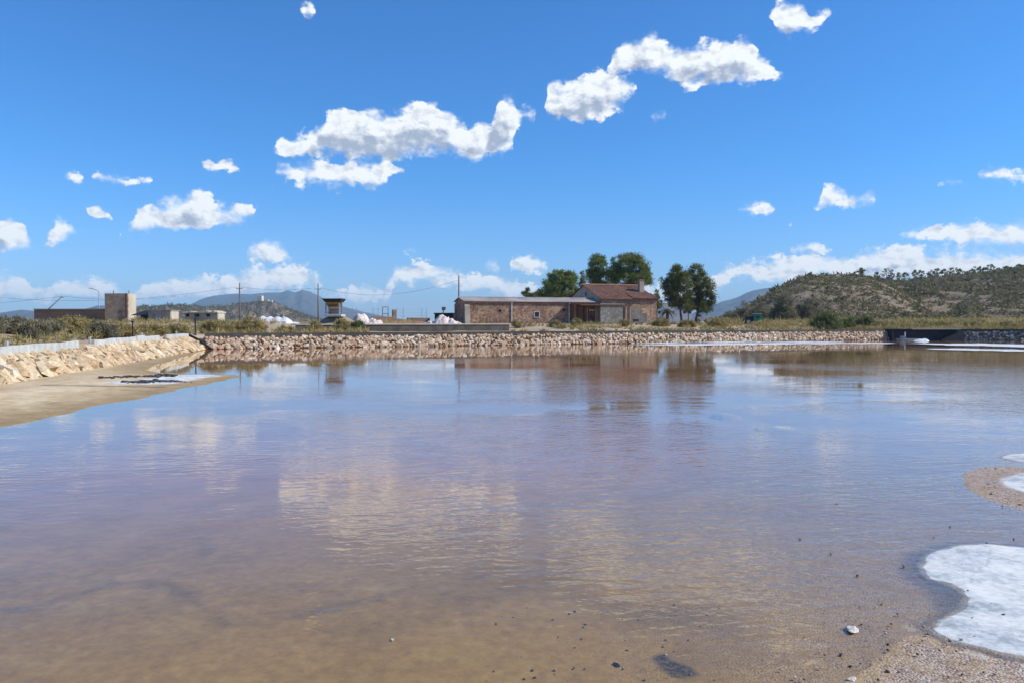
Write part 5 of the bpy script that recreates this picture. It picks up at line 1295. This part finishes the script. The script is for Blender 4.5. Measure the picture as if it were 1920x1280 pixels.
bush('dry_bush', 'brownish dry bush where the salt slab ends', 590, 617, 73, 30, 20, 'olive', 30, clump=0.24)
bush('green_bush', 'yellow green bush on the bank below the castle pole', 470, 616, 70, 60, 28, 'olive', 31, clump=0.28)
bush('green_bush', 'green bush in front of the white salt heap', 537, 617, 71, 34, 11, 'olive', 32, clump=0.25)
bush('green_bush', 'spreading olive bush before the block hut', 405, 616, 68, 66, 24, 'olive', 33, clump=0.28)
for k, (px, Y, w, h, mt_, lb) in enumerate([
    (20, 44, 70, 30, 'greybush', 'dark grey bush on the scrubby bank at the very end of the kerb'), (66, 42, 60, 30, 'greybush', 'silvery grey rounded bush under the corner of the dark outbuilding'),
    (140, 52, 95, 30, 'olive', 'broad yellow green bush under the middle of the dark outbuilding'), (192, 46, 60, 30, 'greybush', 'dark bush below the foot of the concrete tower'),
    (228, 50, 60, 24, 'olive', 'olive bush beside the iron post behind the kerb'), (100, 48, 44, 22, 'greybush', 'small grey bush between the silvery one and the broad one'),
    (285, 58, 60, 20, 'olive', 'olive bush before the collapsed lean-to'), (330, 62, 60, 18, 'olive', 'yellowish bush before the pale shed side wall'),
    (-30, 40, 70, 34, 'greybush', 'dark bush cut by the picture edge on the scrubby bank')]):
    bush('bank_bush', lb, px, 0, Y, w, h, mt_, 60 + k, clump=0.22, leaf=0.15, per=60)
for k, (px, Y, w, h, mt_, lb) in enumerate([
    (968, 92, 20, 13, 'olive', 'small straw bush before the white downpipe of the shed'), (1040, 95, 22, 12, 'olive', 'small green bush before the shed window'),
    (1080, 97, 22, 14, 'olive', 'olive bush before the dark canopy'), (1170, 99, 28, 12, 'olive', 'rounded bush on the rubble before the lean-to'),
    (1240, 100, 34, 15, 'olive', 'yellow green bush before the house corner'), (1290, 100, 36, 13, 'olive', 'olive bush below the bare pine trunks'),
    (1345, 103, 40, 14, 'olive', 'wide olive bush below the parked pale car'), (905, 89, 20, 10, 'olive', 'small bush above the low wall cap'),
    (1650, 105, 34, 14, 'olive', 'green tussock bush above the end of the tan bank'), (1820, 100, 44, 16, 'olive', 'olive bush above the grey bank'), (1890, 98, 44, 16, 'olive', 'rough olive bush above the grey bank beside the picture edge'),
    (1620, 107, 50, 22, 'greenbush', 'grey green bush at the hill foot next to the low green one')]):
    bush('bank_bush', lb, px, 0, Y, w, h, mt_, 90 + k, clump=0.24, leaf=0.17, per=50)

# dry scrub and grass that nobody could count
def scrub_band(name, label, pts_fn, n, hmin, hmax, mat, seed, per=26, leaf=0.24, aspect=4.5, up=0.9):
    r = np.random.default_rng(seed)
    P_ = pts_fn(r, n)
    z = ground_z(P_[:, 0], P_[:, 1])
    h = r.uniform(hmin, hmax, len(P_)) * (0.7 + 0.6 * np.clip(fbm(P_[:, 0] / 4, P_[:, 1] / 4, 3, seed) + 0.4, 0, 1))
    cen = np.stack([P_[:, 0], P_[:, 1], z + h * 0.4], -1); rad = np.stack([h * 0.75, h * 0.75, h * 0.55], -1)
    tint = np.clip(0.5 + 0.8 * fbm(P_[:, 0] / 5, P_[:, 1] / 5, 3, seed + 4) + 0.15 * r.normal(size=len(P_)), 0, 1)
    o = leaf_obj(name, leaves(cen, rad, per, np.full(len(P_), leaf) * (0.6 + h / hmax), aspect, seed, tint, up=up), M[mat])
    return tag(o, label, 'scrub', kind='stuff')
def left_pts(r, n):
    x = r.uniform(-75, -12, n); y = r.uniform(14, 96, n)
    sd = poly_sd(x, y, [PL, PA, np.array([-24, 90]), np.array([90, 90]), np.array([90, 0])])
    k = (sd < -1.9) & (x / y > -0.78) & (fbm(x / 5, y / 5, 3, 71) > -0.42)
    return np.stack([x[k], y[k]], -1)
scrub_band('dry_scrub', 'dry olive and straw scrub over the bank behind the pale kerb', left_pts, 3600, 0.22, 0.62, 'olive', 41, per=30, leaf=0.20)
def far_pts(r, n):
    s_ = r.uniform(0, 1.25, n); o_ = r.uniform(1.0, 24, n) ** 1.0
    dv = (PB - PA); L = np.linalg.norm(dv); dv = dv / L; nr = np.array([-dv[1], dv[0]])
    P_ = PA + s_[:, None] * L * dv + o_[:, None] * nr
    px = P_[:, 0] / P_[:, 1] * F + 960
    hid = ((px > 690) & (px < 960) & (o_ > 3.5)) | ((px > 486) & (px < 592) & (o_ > 7))
    keep = ~hid & (fbm(P_[:, 0] / 4, P_[:, 1] / 4, 3, 72) > np.where((px > 690) & (px < 1230), 0.14, np.where(px > 1230, -0.05, -0.28)))
    # keep clear of the house yard
    lx = (P_[:, 0] - 13.59) * math.cos(R(20)) + (P_[:, 1] - 118) * math.sin(R(20)); ly = -(P_[:, 0] - 13.59) * math.sin(R(20)) + (P_[:, 1] - 118) * math.cos(R(20))
    keep &= ~((lx > -23) & (lx < 11) & (ly > -2.4) & (ly < 13))
    return P_[keep]
scrub_band('bank_scrub', 'dry grass and low scrub along the top of the far banks', far_pts, 3000, 0.10, 0.34, 'olive', 42, per=24, leaf=0.26)
def foot_pts(r, n):
    px = r.uniform(1330, 1960, n); Y = np.where(px > 1780, r.uniform(97, 128, n), r.uniform(108, 132, n))
    return np.stack([(px - 960) / F * Y, Y], -1)
scrub_band('hill_foot_grass', 'yellow green grass belt at the foot of the hill', foot_pts, 2200, 0.3, 0.8, 'olive', 43, per=22, leaf=0.34)

def grey_pts(r, n):
    s_ = r.uniform(-0.5, 1.0, n); o_ = r.uniform(1.0, 14, n)
    dv = PD - PC; L = np.linalg.norm(dv); dv = dv / L; nr = np.array([-dv[1], dv[0]])
    P_ = PC + s_[:, None] * L * dv + o_[:, None] * nr
    return P_[(poly_sd(P_[:, 0], P_[:, 1], pond_poly) < -1.3)]
scrub_band('bank_grass', 'straw grass above the sluice and the grey bank', grey_pts, 1500, 0.18, 0.45, 'olive', 47, per=24, leaf=0.26)

# ------------------------------------------------------------------ smaller things on the far side
# white building glimpsed between the pines
WY = 165.0; xw = lambda px: (px - 960) / F * WY
wbld = thing('white_building', (xw(1270), WY, 1.9), 'white building half hidden behind the house corner and pines', 'building')
ops = [(xw(px - 2.4), xw(px + 2.4), zpx(588, WY), zpx(583.5, WY)) for px in (1236, 1262, 1283, 1293)]
mb = MB(); wall_open(mb, None, xw(1226), xw(1298), WY, WY + 0.3, 1.4, zpx(570, WY), ops); mb.build('front_wall', M['white_paint'], wbld)
MB().box((xw(1226), WY + 0.303, 1.4), (xw(1298), WY + 6, zpx(570, WY) - 0.05)).build('body', M['white_paint'], wbld)
for op in ops:
    f_ = MB().box((op[0], WY - 0.05, op[2] - 0.12), (op[1], WY + 0.1, op[2] - 0.004)).build('window', M['concrete_pale'], wbld)
    MB().box((op[0], WY + 0.2, op[2]), (op[1], WY + 0.25, op[3])).build('pane', M['glass_dark'], f_)
MB().box((xw(1225), WY - 0.3, zpx(570, WY) + 0.003), (xw(1299), WY + 6.2, zpx(568.5, WY))).build('roof_slab', M['concrete_pale'], wbld)
# pale car
KY = 136.0; kx = lambda px: (px - 960) / F * KY
car = thing('parked_car', (kx(1314), KY, 1.9), 'pale grey car parked past the bare pine trunk', 'car')
cz = 1.92
side = [(1303.5, 0.45), (1303.5, 1.15), (1304.5, 1.52), (1310, 1.56), (1316, 1.18), (1325, 1.0), (1326.5, 0.7), (1326.5, 0.4)]
MB().prism([Vector((kx(p), KY - 0.8, cz + z)) for p, z in side], (0, 1.6, 0)).build('body', M['car_paint'], car)
MB().prism([Vector((kx(p), KY - 0.83, cz + z)) for p, z in ((1304.8, 1.14), (1305.4, 1.44), (1309.6, 1.46), (1314.4, 1.16))], (0, 0.028, 0)).build('side_window', M['glass_dark'], car)
for p in (1307, 1322):
    w_ = MB().tube([(kx(p), KY - 0.84, cz + 0.33), (kx(p), KY - 0.62, cz + 0.33)], 0.33, 14).build('wheel', M['black'], car)
    MB().tube([(kx(p), KY - 0.86, cz + 0.33), (kx(p), KY - 0.842, cz + 0.33)], 0.18, 10).build('rim', M['steel'], w_)
MB().box((kx(1326.5), KY - 0.7, cz + 0.62), (kx(1326.5) + 0.03, KY - 0.4, cz + 0.78)).build('headlight', M['white_paint'], car)
# green farm machine
GY = 112.0; gx = lambda px: (px - 960) / F * GY
tr_ = thing('farm_tractor', (gx(1412), GY, 1.75), 'green farm tractor with dark wheels parked under the tamarisks', 'tractor')
tz = 1.72
MB().prism([Vector((gx(p), GY - 0.5, tz + z)) for p, z in ((1411, 0.5), (1411, 0.95), (1413, 1.55), (1425.5, 1.55), (1429.5, 0.85), (1429.5, 0.45))], (0, 1.0, 0)).build('body', M['green_paint'], tr_)
MB().box((gx(1415), GY - 0.53, tz + 0.98), (gx(1422), GY - 0.503, tz + 1.28)).build('side_window', M['glass_dark'], tr_)
MB().box((gx(1412), GY - 0.6, tz + 1.553), (gx(1427), GY + 0.6, tz + 1.65)).build('roof', M['concrete_pale'], tr_)
MB().box((gx(1398), GY - 0.35, tz + 0.5), (gx(1411) - 0.005, GY + 0.35, tz + 1.2)).build('engine_hood', M['black'], tr_)
for p, rr_ in ((1400.5, 0.55), (1424, 0.42)):
    for sy in (-0.62, 0.42):
        w_ = MB().tube([(gx(p), GY + sy, tz + rr_ - 0.1), (gx(p), GY + sy + 0.25, tz + rr_ - 0.1)], rr_, 16).build('wheel', M['black'], tr_)
        MB().tube([(gx(p), GY + sy - 0.02, tz + rr_ - 0.1), (gx(p), GY + sy - 0.002, tz + rr_ - 0.1)], rr_ * 0.5, 10).build('rim', M['steel'], w_)
# sluice mouth and raft
S0, S1 = Vector((PB[0] + 0.35, PB[1] + 0.35, 0)), Vector((PC[0] - 0.1, PC[1] + 0.05, 0))
sl = thing('sluice', (S0 + S1) / 2, 'black lined sluice mouth with a pale slab across its top', 'sluice')
ds_ = S1 - S0; fs0 = frame(S0, math.atan2(ds_.y, ds_.x)); Ls = ds_.length
fs = lambda u, v, w: fs0(u, v - 0.95, w)
mb = MB(); mb.prism([fs(-0.6, 0.9, -0.3), fs(Ls + 0.6, 0.9, -0.3), fs(Ls + 0.9, 1.1, 1.22), fs(-0.6, 1.1, 1.22)], fs(0, 0.4, 0) - fs(0, 0, 0)); mb.build('back_liner', M['black'], sl)
mb = MB(); mb.prism([fs(-0.5, -0.3, -0.3), fs(-0.1, -0.3, -0.3), fs(-0.5, -0.1, 1.2)], fs(0, 1.3, 0) - fs(0, 0, 0)); mb.build('side_liner', M['black'], sl)
mb = MB(); mb.prism([fs(Ls - 2.6, -0.2, -0.3), fs(Ls + 0.5, -0.2, -0.3), fs(Ls + 0.5, -0.05, 1.05)], fs(0, 1.15, 0) - fs(0, 0, 0)); mb.build('side_liner', M['black'], sl)
MB().box((Ls * 0.30, 0.55, 1.223), (Ls + 0.55, 1.5, 1.36), fs).build('slab', M['pale_and_sunlit'], sl)
MB().box((-0.7, 0.75, 1.223), (Ls * 0.30 - 0.01, 1.5, 1.30), fs).build('lip', M['concrete_dark'], sl)
RY = 90.5; rx_ = lambda px: (px - 960) / F * RY
rf = thing('work_raft', (rx_(1705), RY, 0.0), 'small pale grey work raft with an upright post before the sluice', 'raft')
mb = MB(); mb.prism([Vector((rx_(p), RY - 0.6, z)) for p, z in ((1687, -0.05), (1684, 0.16), (1726, 0.16), (1722, -0.05))], (0, 1.2, 0)); mb.build('hull', M['concrete_pale'], rf)
MB().box((rx_(1686), RY - 0.7, 0.163), (rx_(1725), RY + 0.7, 0.21)).build('deck', M['steel'], rf)
MB().tube([(rx_(1697), RY, 0.21), (rx_(1697), RY, 0.98)], 0.06, 8).build('post', M['white_paint'], rf)
MB().box((rx_(1690), RY - 0.3, 0.213), (rx_(1695.5), RY + 0.3, 0.52)).build('engine_box', M['steel'], rf)
heap('salt_heap', 'little white salt heap at the bow of the work raft', 'salt heap', [(0, 0, 0.8, 0.5, 0.2), (0.5, 0, 0.5, 0.5, 0.3)], 'salt', (rx_(1714), RY - 1.4, 0.0), 33, n=24, amp=0.08)
# person beyond the white heap
PY_ = 93.5; pxx = (531.5 - 960) / F * PY_; pz = 1.3
me = bpy.data.meshes.new('person')
jt = [((0, 0, 0.95), 0.15), ((0, 0, 1.2), 0.15), ((0, 0, 1.42), 0.17), ((0, 0, 1.54), 0.06), ((0, -0.02, 1.66), 0.105), ((0, -0.02, 1.76), 0.085),
      ((-0.20, 0, 1.42), 0.06), ((-0.25, 0.0, 1.15), 0.045), ((-0.22, -0.1, 0.92), 0.035), ((0.20, 0, 1.42), 0.06), ((0.26, 0, 1.15), 0.045), ((0.22, -0.1, 0.92), 0.035),
      ((-0.10, 0, 0.88), 0.09), ((-0.11, -0.02, 0.48), 0.07), ((-0.11, 0.02, 0.08), 0.05), ((-0.11, -0.12, 0.04), 0.045), ((0.10, 0, 0.88), 0.09), ((0.11, -0.02, 0.48), 0.07), ((0.11, 0.02, 0.08), 0.05), ((0.11, -0.12, 0.04), 0.045)]
ed = [(0, 1), (1, 2), (2, 3), (3, 4), (4, 5), (2, 6), (6, 7), (7, 8), (2, 9), (9, 10), (10, 11), (0, 12), (12, 13), (13, 14), (14, 15), (0, 16), (16, 17), (17, 18), (18, 19)]
me.from_pydata([j_[0] for j_ in jt], ed, [])
pm, N, b, out = new_mat('clothes')
sx_ = N.n('ShaderNodeSeparateXYZ'); N.link(N.n('ShaderNodeTexCoord').outputs['Object'], sx_.inputs[0])
N.link(ramp(N, N.m('DIVIDE', sx_.outputs[2], 1.8), [(0.0, (0.02, 0.02, 0.025)), (0.55, (0.025, 0.025, 0.03)), (0.57, (0.62, 0.62, 0.62)), (0.84, (0.66, 0.66, 0.66)), (0.86, (0.42, 0.27, 0.2)), (0.94, (0.42, 0.27, 0.2)), (0.955, (0.7, 0.7, 0.7))]), b.inputs['Base Color'])
pe = link_mesh('person', me, pm, loc=(pxx, PY_, pz)); tag(pe, 'standing person in a pale top and dark trousers beyond the white salt heap', 'person')
sk = pe.modifiers.new('skin', 'SKIN')
for i_, j_ in enumerate(jt): me.skin_vertices[0].data[i_].radius = (j_[1], j_[1] * 0.8)
me.skin_vertices[0].data[0].use_root = True
pe.modifiers.new('subdivision', 'SUBSURF').render_levels = 1

# ------------------------------------------------------------------ foreground and beach details
def lone_rock(name, label, px, py, size, mat, seed, z=0.0, squash=0.34, cat='stone'):
    p = gp(px, py, z); me = bpy.data.meshes.new(name); bm = bmesh.new(); bmesh.ops.create_icosphere(bm, subdivisions=3, radius=0.5)
    for v in bm.verts:
        k = 1 + 0.55 * mnoise.noise(v.co * 2.1 + Vector((seed, 0, 0))) + 0.18 * mnoise.noise(v.co * 6 + Vector((0, seed, 0)))
        v.co = Vector((v.co.x * size * k, v.co.y * size * 0.62 * k, v.co.z * size * squash * k))
    bm.to_mesh(me); bm.free(); me.materials.append(M[mat])
    o = link_mesh(name, me, None, loc=(p[0], p[1], z + size * squash * 0.22)); o.rotation_euler = (0, 0, seed * 1.3)
    return tag(o, label, cat)
M['white_rock'] = pmat('white_rock', [(0.3, (0.52, 0.47, 0.38)), (0.7, (0.74, 0.70, 0.62))], 20, coords='Object', bump=0.5)
M['dark_rock'] = pmat('dark_rock', [(0.3, (0.02, 0.02, 0.02)), (0.7, (0.07, 0.06, 0.05))], 20, coords='Object', bump=0.5)
M['brown_rock'] = pmat('brown_rock', [(0.3, (0.15, 0.10, 0.07)), (0.7, (0.30, 0.22, 0.15))], 20, coords='Object', bump=0.5)
lone_rock('stone', 'white flat stone lying in the wet sand before the salt crust', 1597, 1181, 0.125, 'white_rock', 501, squash=0.26)
lone_rock('stone', 'black stone lying alone beside the dark gritty patch', 1156, 1247, 0.055, 'dark_rock', 502, -0.01)
lone_rock('stone', 'pale stone at the very bottom edge of the sand', 1598, 1274, 0.065, 'white_rock', 503)
lone_rock('stone', 'small pale stone alone in the shallow brine', 735, 1199, 0.045, 'white_rock', 504, -0.01)
r = np.random.default_rng(77)
pv_ = [mesh_arrays(rock_mesh('pebble_shape', 600 + k, 1, 0.8, 0.6)) for k in range(6)]
def pebbles(name, label, pts, sizes, tints, mat):
    Vs, Fs, As, nb = [], [], [], 0
    for (x, y, z), s_, ti in zip(pts, sizes, tints):
        V, Fa = pv_[r.integers(6)]; a_ = r.uniform(0, 6.28); c_, s2 = math.cos(a_), math.sin(a_)
        rot = np.array([[c_, -s2, 0], [s2, c_, 0], [0, 0, 1]]) * s_
        Vs.append(V @ rot.T + (x, y, z)); Fs.append(Fa + nb); nb += len(V)
        q_ = np.zeros((len(V), 4)); q_[:, 0] = ti; q_[:, 3] = 1; As.append(q_)
    o = link_mesh(name, np_mesh(name, np.concatenate(Vs), np.concatenate(Fs), False, {'tint': np.concatenate(As)}), mat)
    return tag(o, label, 'pebbles', kind='stuff')
mg, N, b, out = new_mat('pebbles')
a = N.n('ShaderNodeAttribute', attribute_name='tint'); sc = N.n('ShaderNodeSeparateColor'); N.link(a.outputs['Color'], sc.inputs[0])
N.link(ramp(N, sc.outputs[0], [(0.0, (0.03, 0.025, 0.02)), (0.3, (0.13, 0.085, 0.06)), (0.6, (0.32, 0.23, 0.16)), (1.0, (0.56, 0.48, 0.40))]), b.inputs['Base Color']); b.inputs['Roughness'].default_value = 0.6
pts, sz, ti = [], [], []
for _ in range(1700):
    px, py = r.uniform(1420, 1990), r.uniform(1090, 1400)
    p = gp(px, py); dn = sst(poly_sd(np.array([p[0]]), np.array([p[1]]), shore)[0], -0.9, 0.3)
    ins = poly_sd(np.array([p[0]]), np.array([p[1]]), crust)[0] > 0
    if r.random() < dn * (0.05 if ins else 1.0): pts.append((p[0], p[1], 0.006 + 0.016 * dn)); sz.append(0.004 + 0.016 * r.random() ** 5); ti.append(r.random() ** 0.8)
for _ in range(80):
    px, py = r.uniform(1500, 1940), 880 + 380 * r.random() ** 0.7
    p = gp(px, py); pts.append((p[0], p[1], 0.006)); sz.append(0.006 + 0.022 * r.random() ** 4); ti.append(0.5 * r.random())
for _ in range(420):
    px, py = r.uniform(1845, 1960), r.uniform(878, 1010)
    p = gp(px, py)
    if poly_sd(np.array([p[0]]), np.array([p[1]]), spit)[0] < -0.45 * r.random(): continue
    pts.append((p[0], p[1], 0.012)); sz.append(0.010 + 0.024 * r.random() ** 3); ti.append(r.random())
for _ in range(60):
    px, py = r.uniform(900, 1500), r.uniform(1130, 1290)
    p = gp(px, py); pts.append((p[0], p[1], -0.008)); sz.append(0.008 + 0.012 * r.random()); ti.append(r.random() ** 1.5)
pebbles('gravel', 'scattered small stones and gravel round the salt crust', pts, sz, ti, mg)
# black crusty debris in strips on the beach
md = pmat('tarry_debris', [(0.3, (0.018, 0.018, 0.02)), (0.7, (0.085, 0.075, 0.07))], 8, rough=0.6)
def debris(label, spans, n, seed, zadd=0.10):
    r_ = np.random.default_rng(seed); pts, sz = [], []
    for _ in range(n):
        (x0, y0), (x1, y1), th = spans[r_.integers(len(spans))]
        t = r_.random(); p = gp(x0 + (x1 - x0) * t, y0 + (y1 - y0) * t + r_.normal() * th)
        sd_ = float(poly_sd(np.array([p[0]]), np.array([p[1]]), beach)[0])
        zg = (0.03 + 0.13 * float(sst(sd_, 0, 6))) if sd_ > 0 else zadd
        pts.append((p[0] + r_.normal() * 0.1, p[1], zg)); sz.append(0.04 + 0.18 * r_.random() ** 4)
    o = pebbles('black_debris', label, pts, sz, np.zeros(len(pts)), md); o['category'] = 'debris'
debris('strip of black crusty debris on the beach, the one closer to the bank', [((186, 715), (250, 711), 0.7), ((250, 711), (330, 707), 1.0), ((285, 707), (320, 706), 1.2)], 420, 1)
debris('strip of black crusty debris on the beach, the one closer to the open brine', [((232, 721), (290, 718), 0.7), ((290, 718), (348, 717), 0.7), ((258, 720), (280, 719), 0.8)], 300, 2, 0.07)
debris('dark debris line lying along the foot of the tan bank', [((1205, 640.4), (1270, 639.8), 0.15), ((1270, 639), (1345, 638.6), 0.25), ((1290, 639), (1395, 639.0), 0.15)], 130, 3, 0.05)

# ------------------------------------------------------------------ air
hz_m = bpy.data.materials.new('haze'); hz_m.use_nodes = True; hz_m.node_tree.nodes.clear()
N = NT(hz_m.node_tree); out = N.n('ShaderNodeOutputMaterial')
pvn = N.n('ShaderNodeVolumePrincipled', {'Color': (0.55, 0.79, 1.0, 1), 'Density': 1.4e-4, 'Anisotropy': 0.0})
N.link(pvn.outputs[0], out.inputs['Volume'])
tag(MB().box((-7600, -7600, -1.8), (7600, 7600, 216)).build('haze', hz_m), 'thin blue air over the plain', 'haze', kind='stuff')
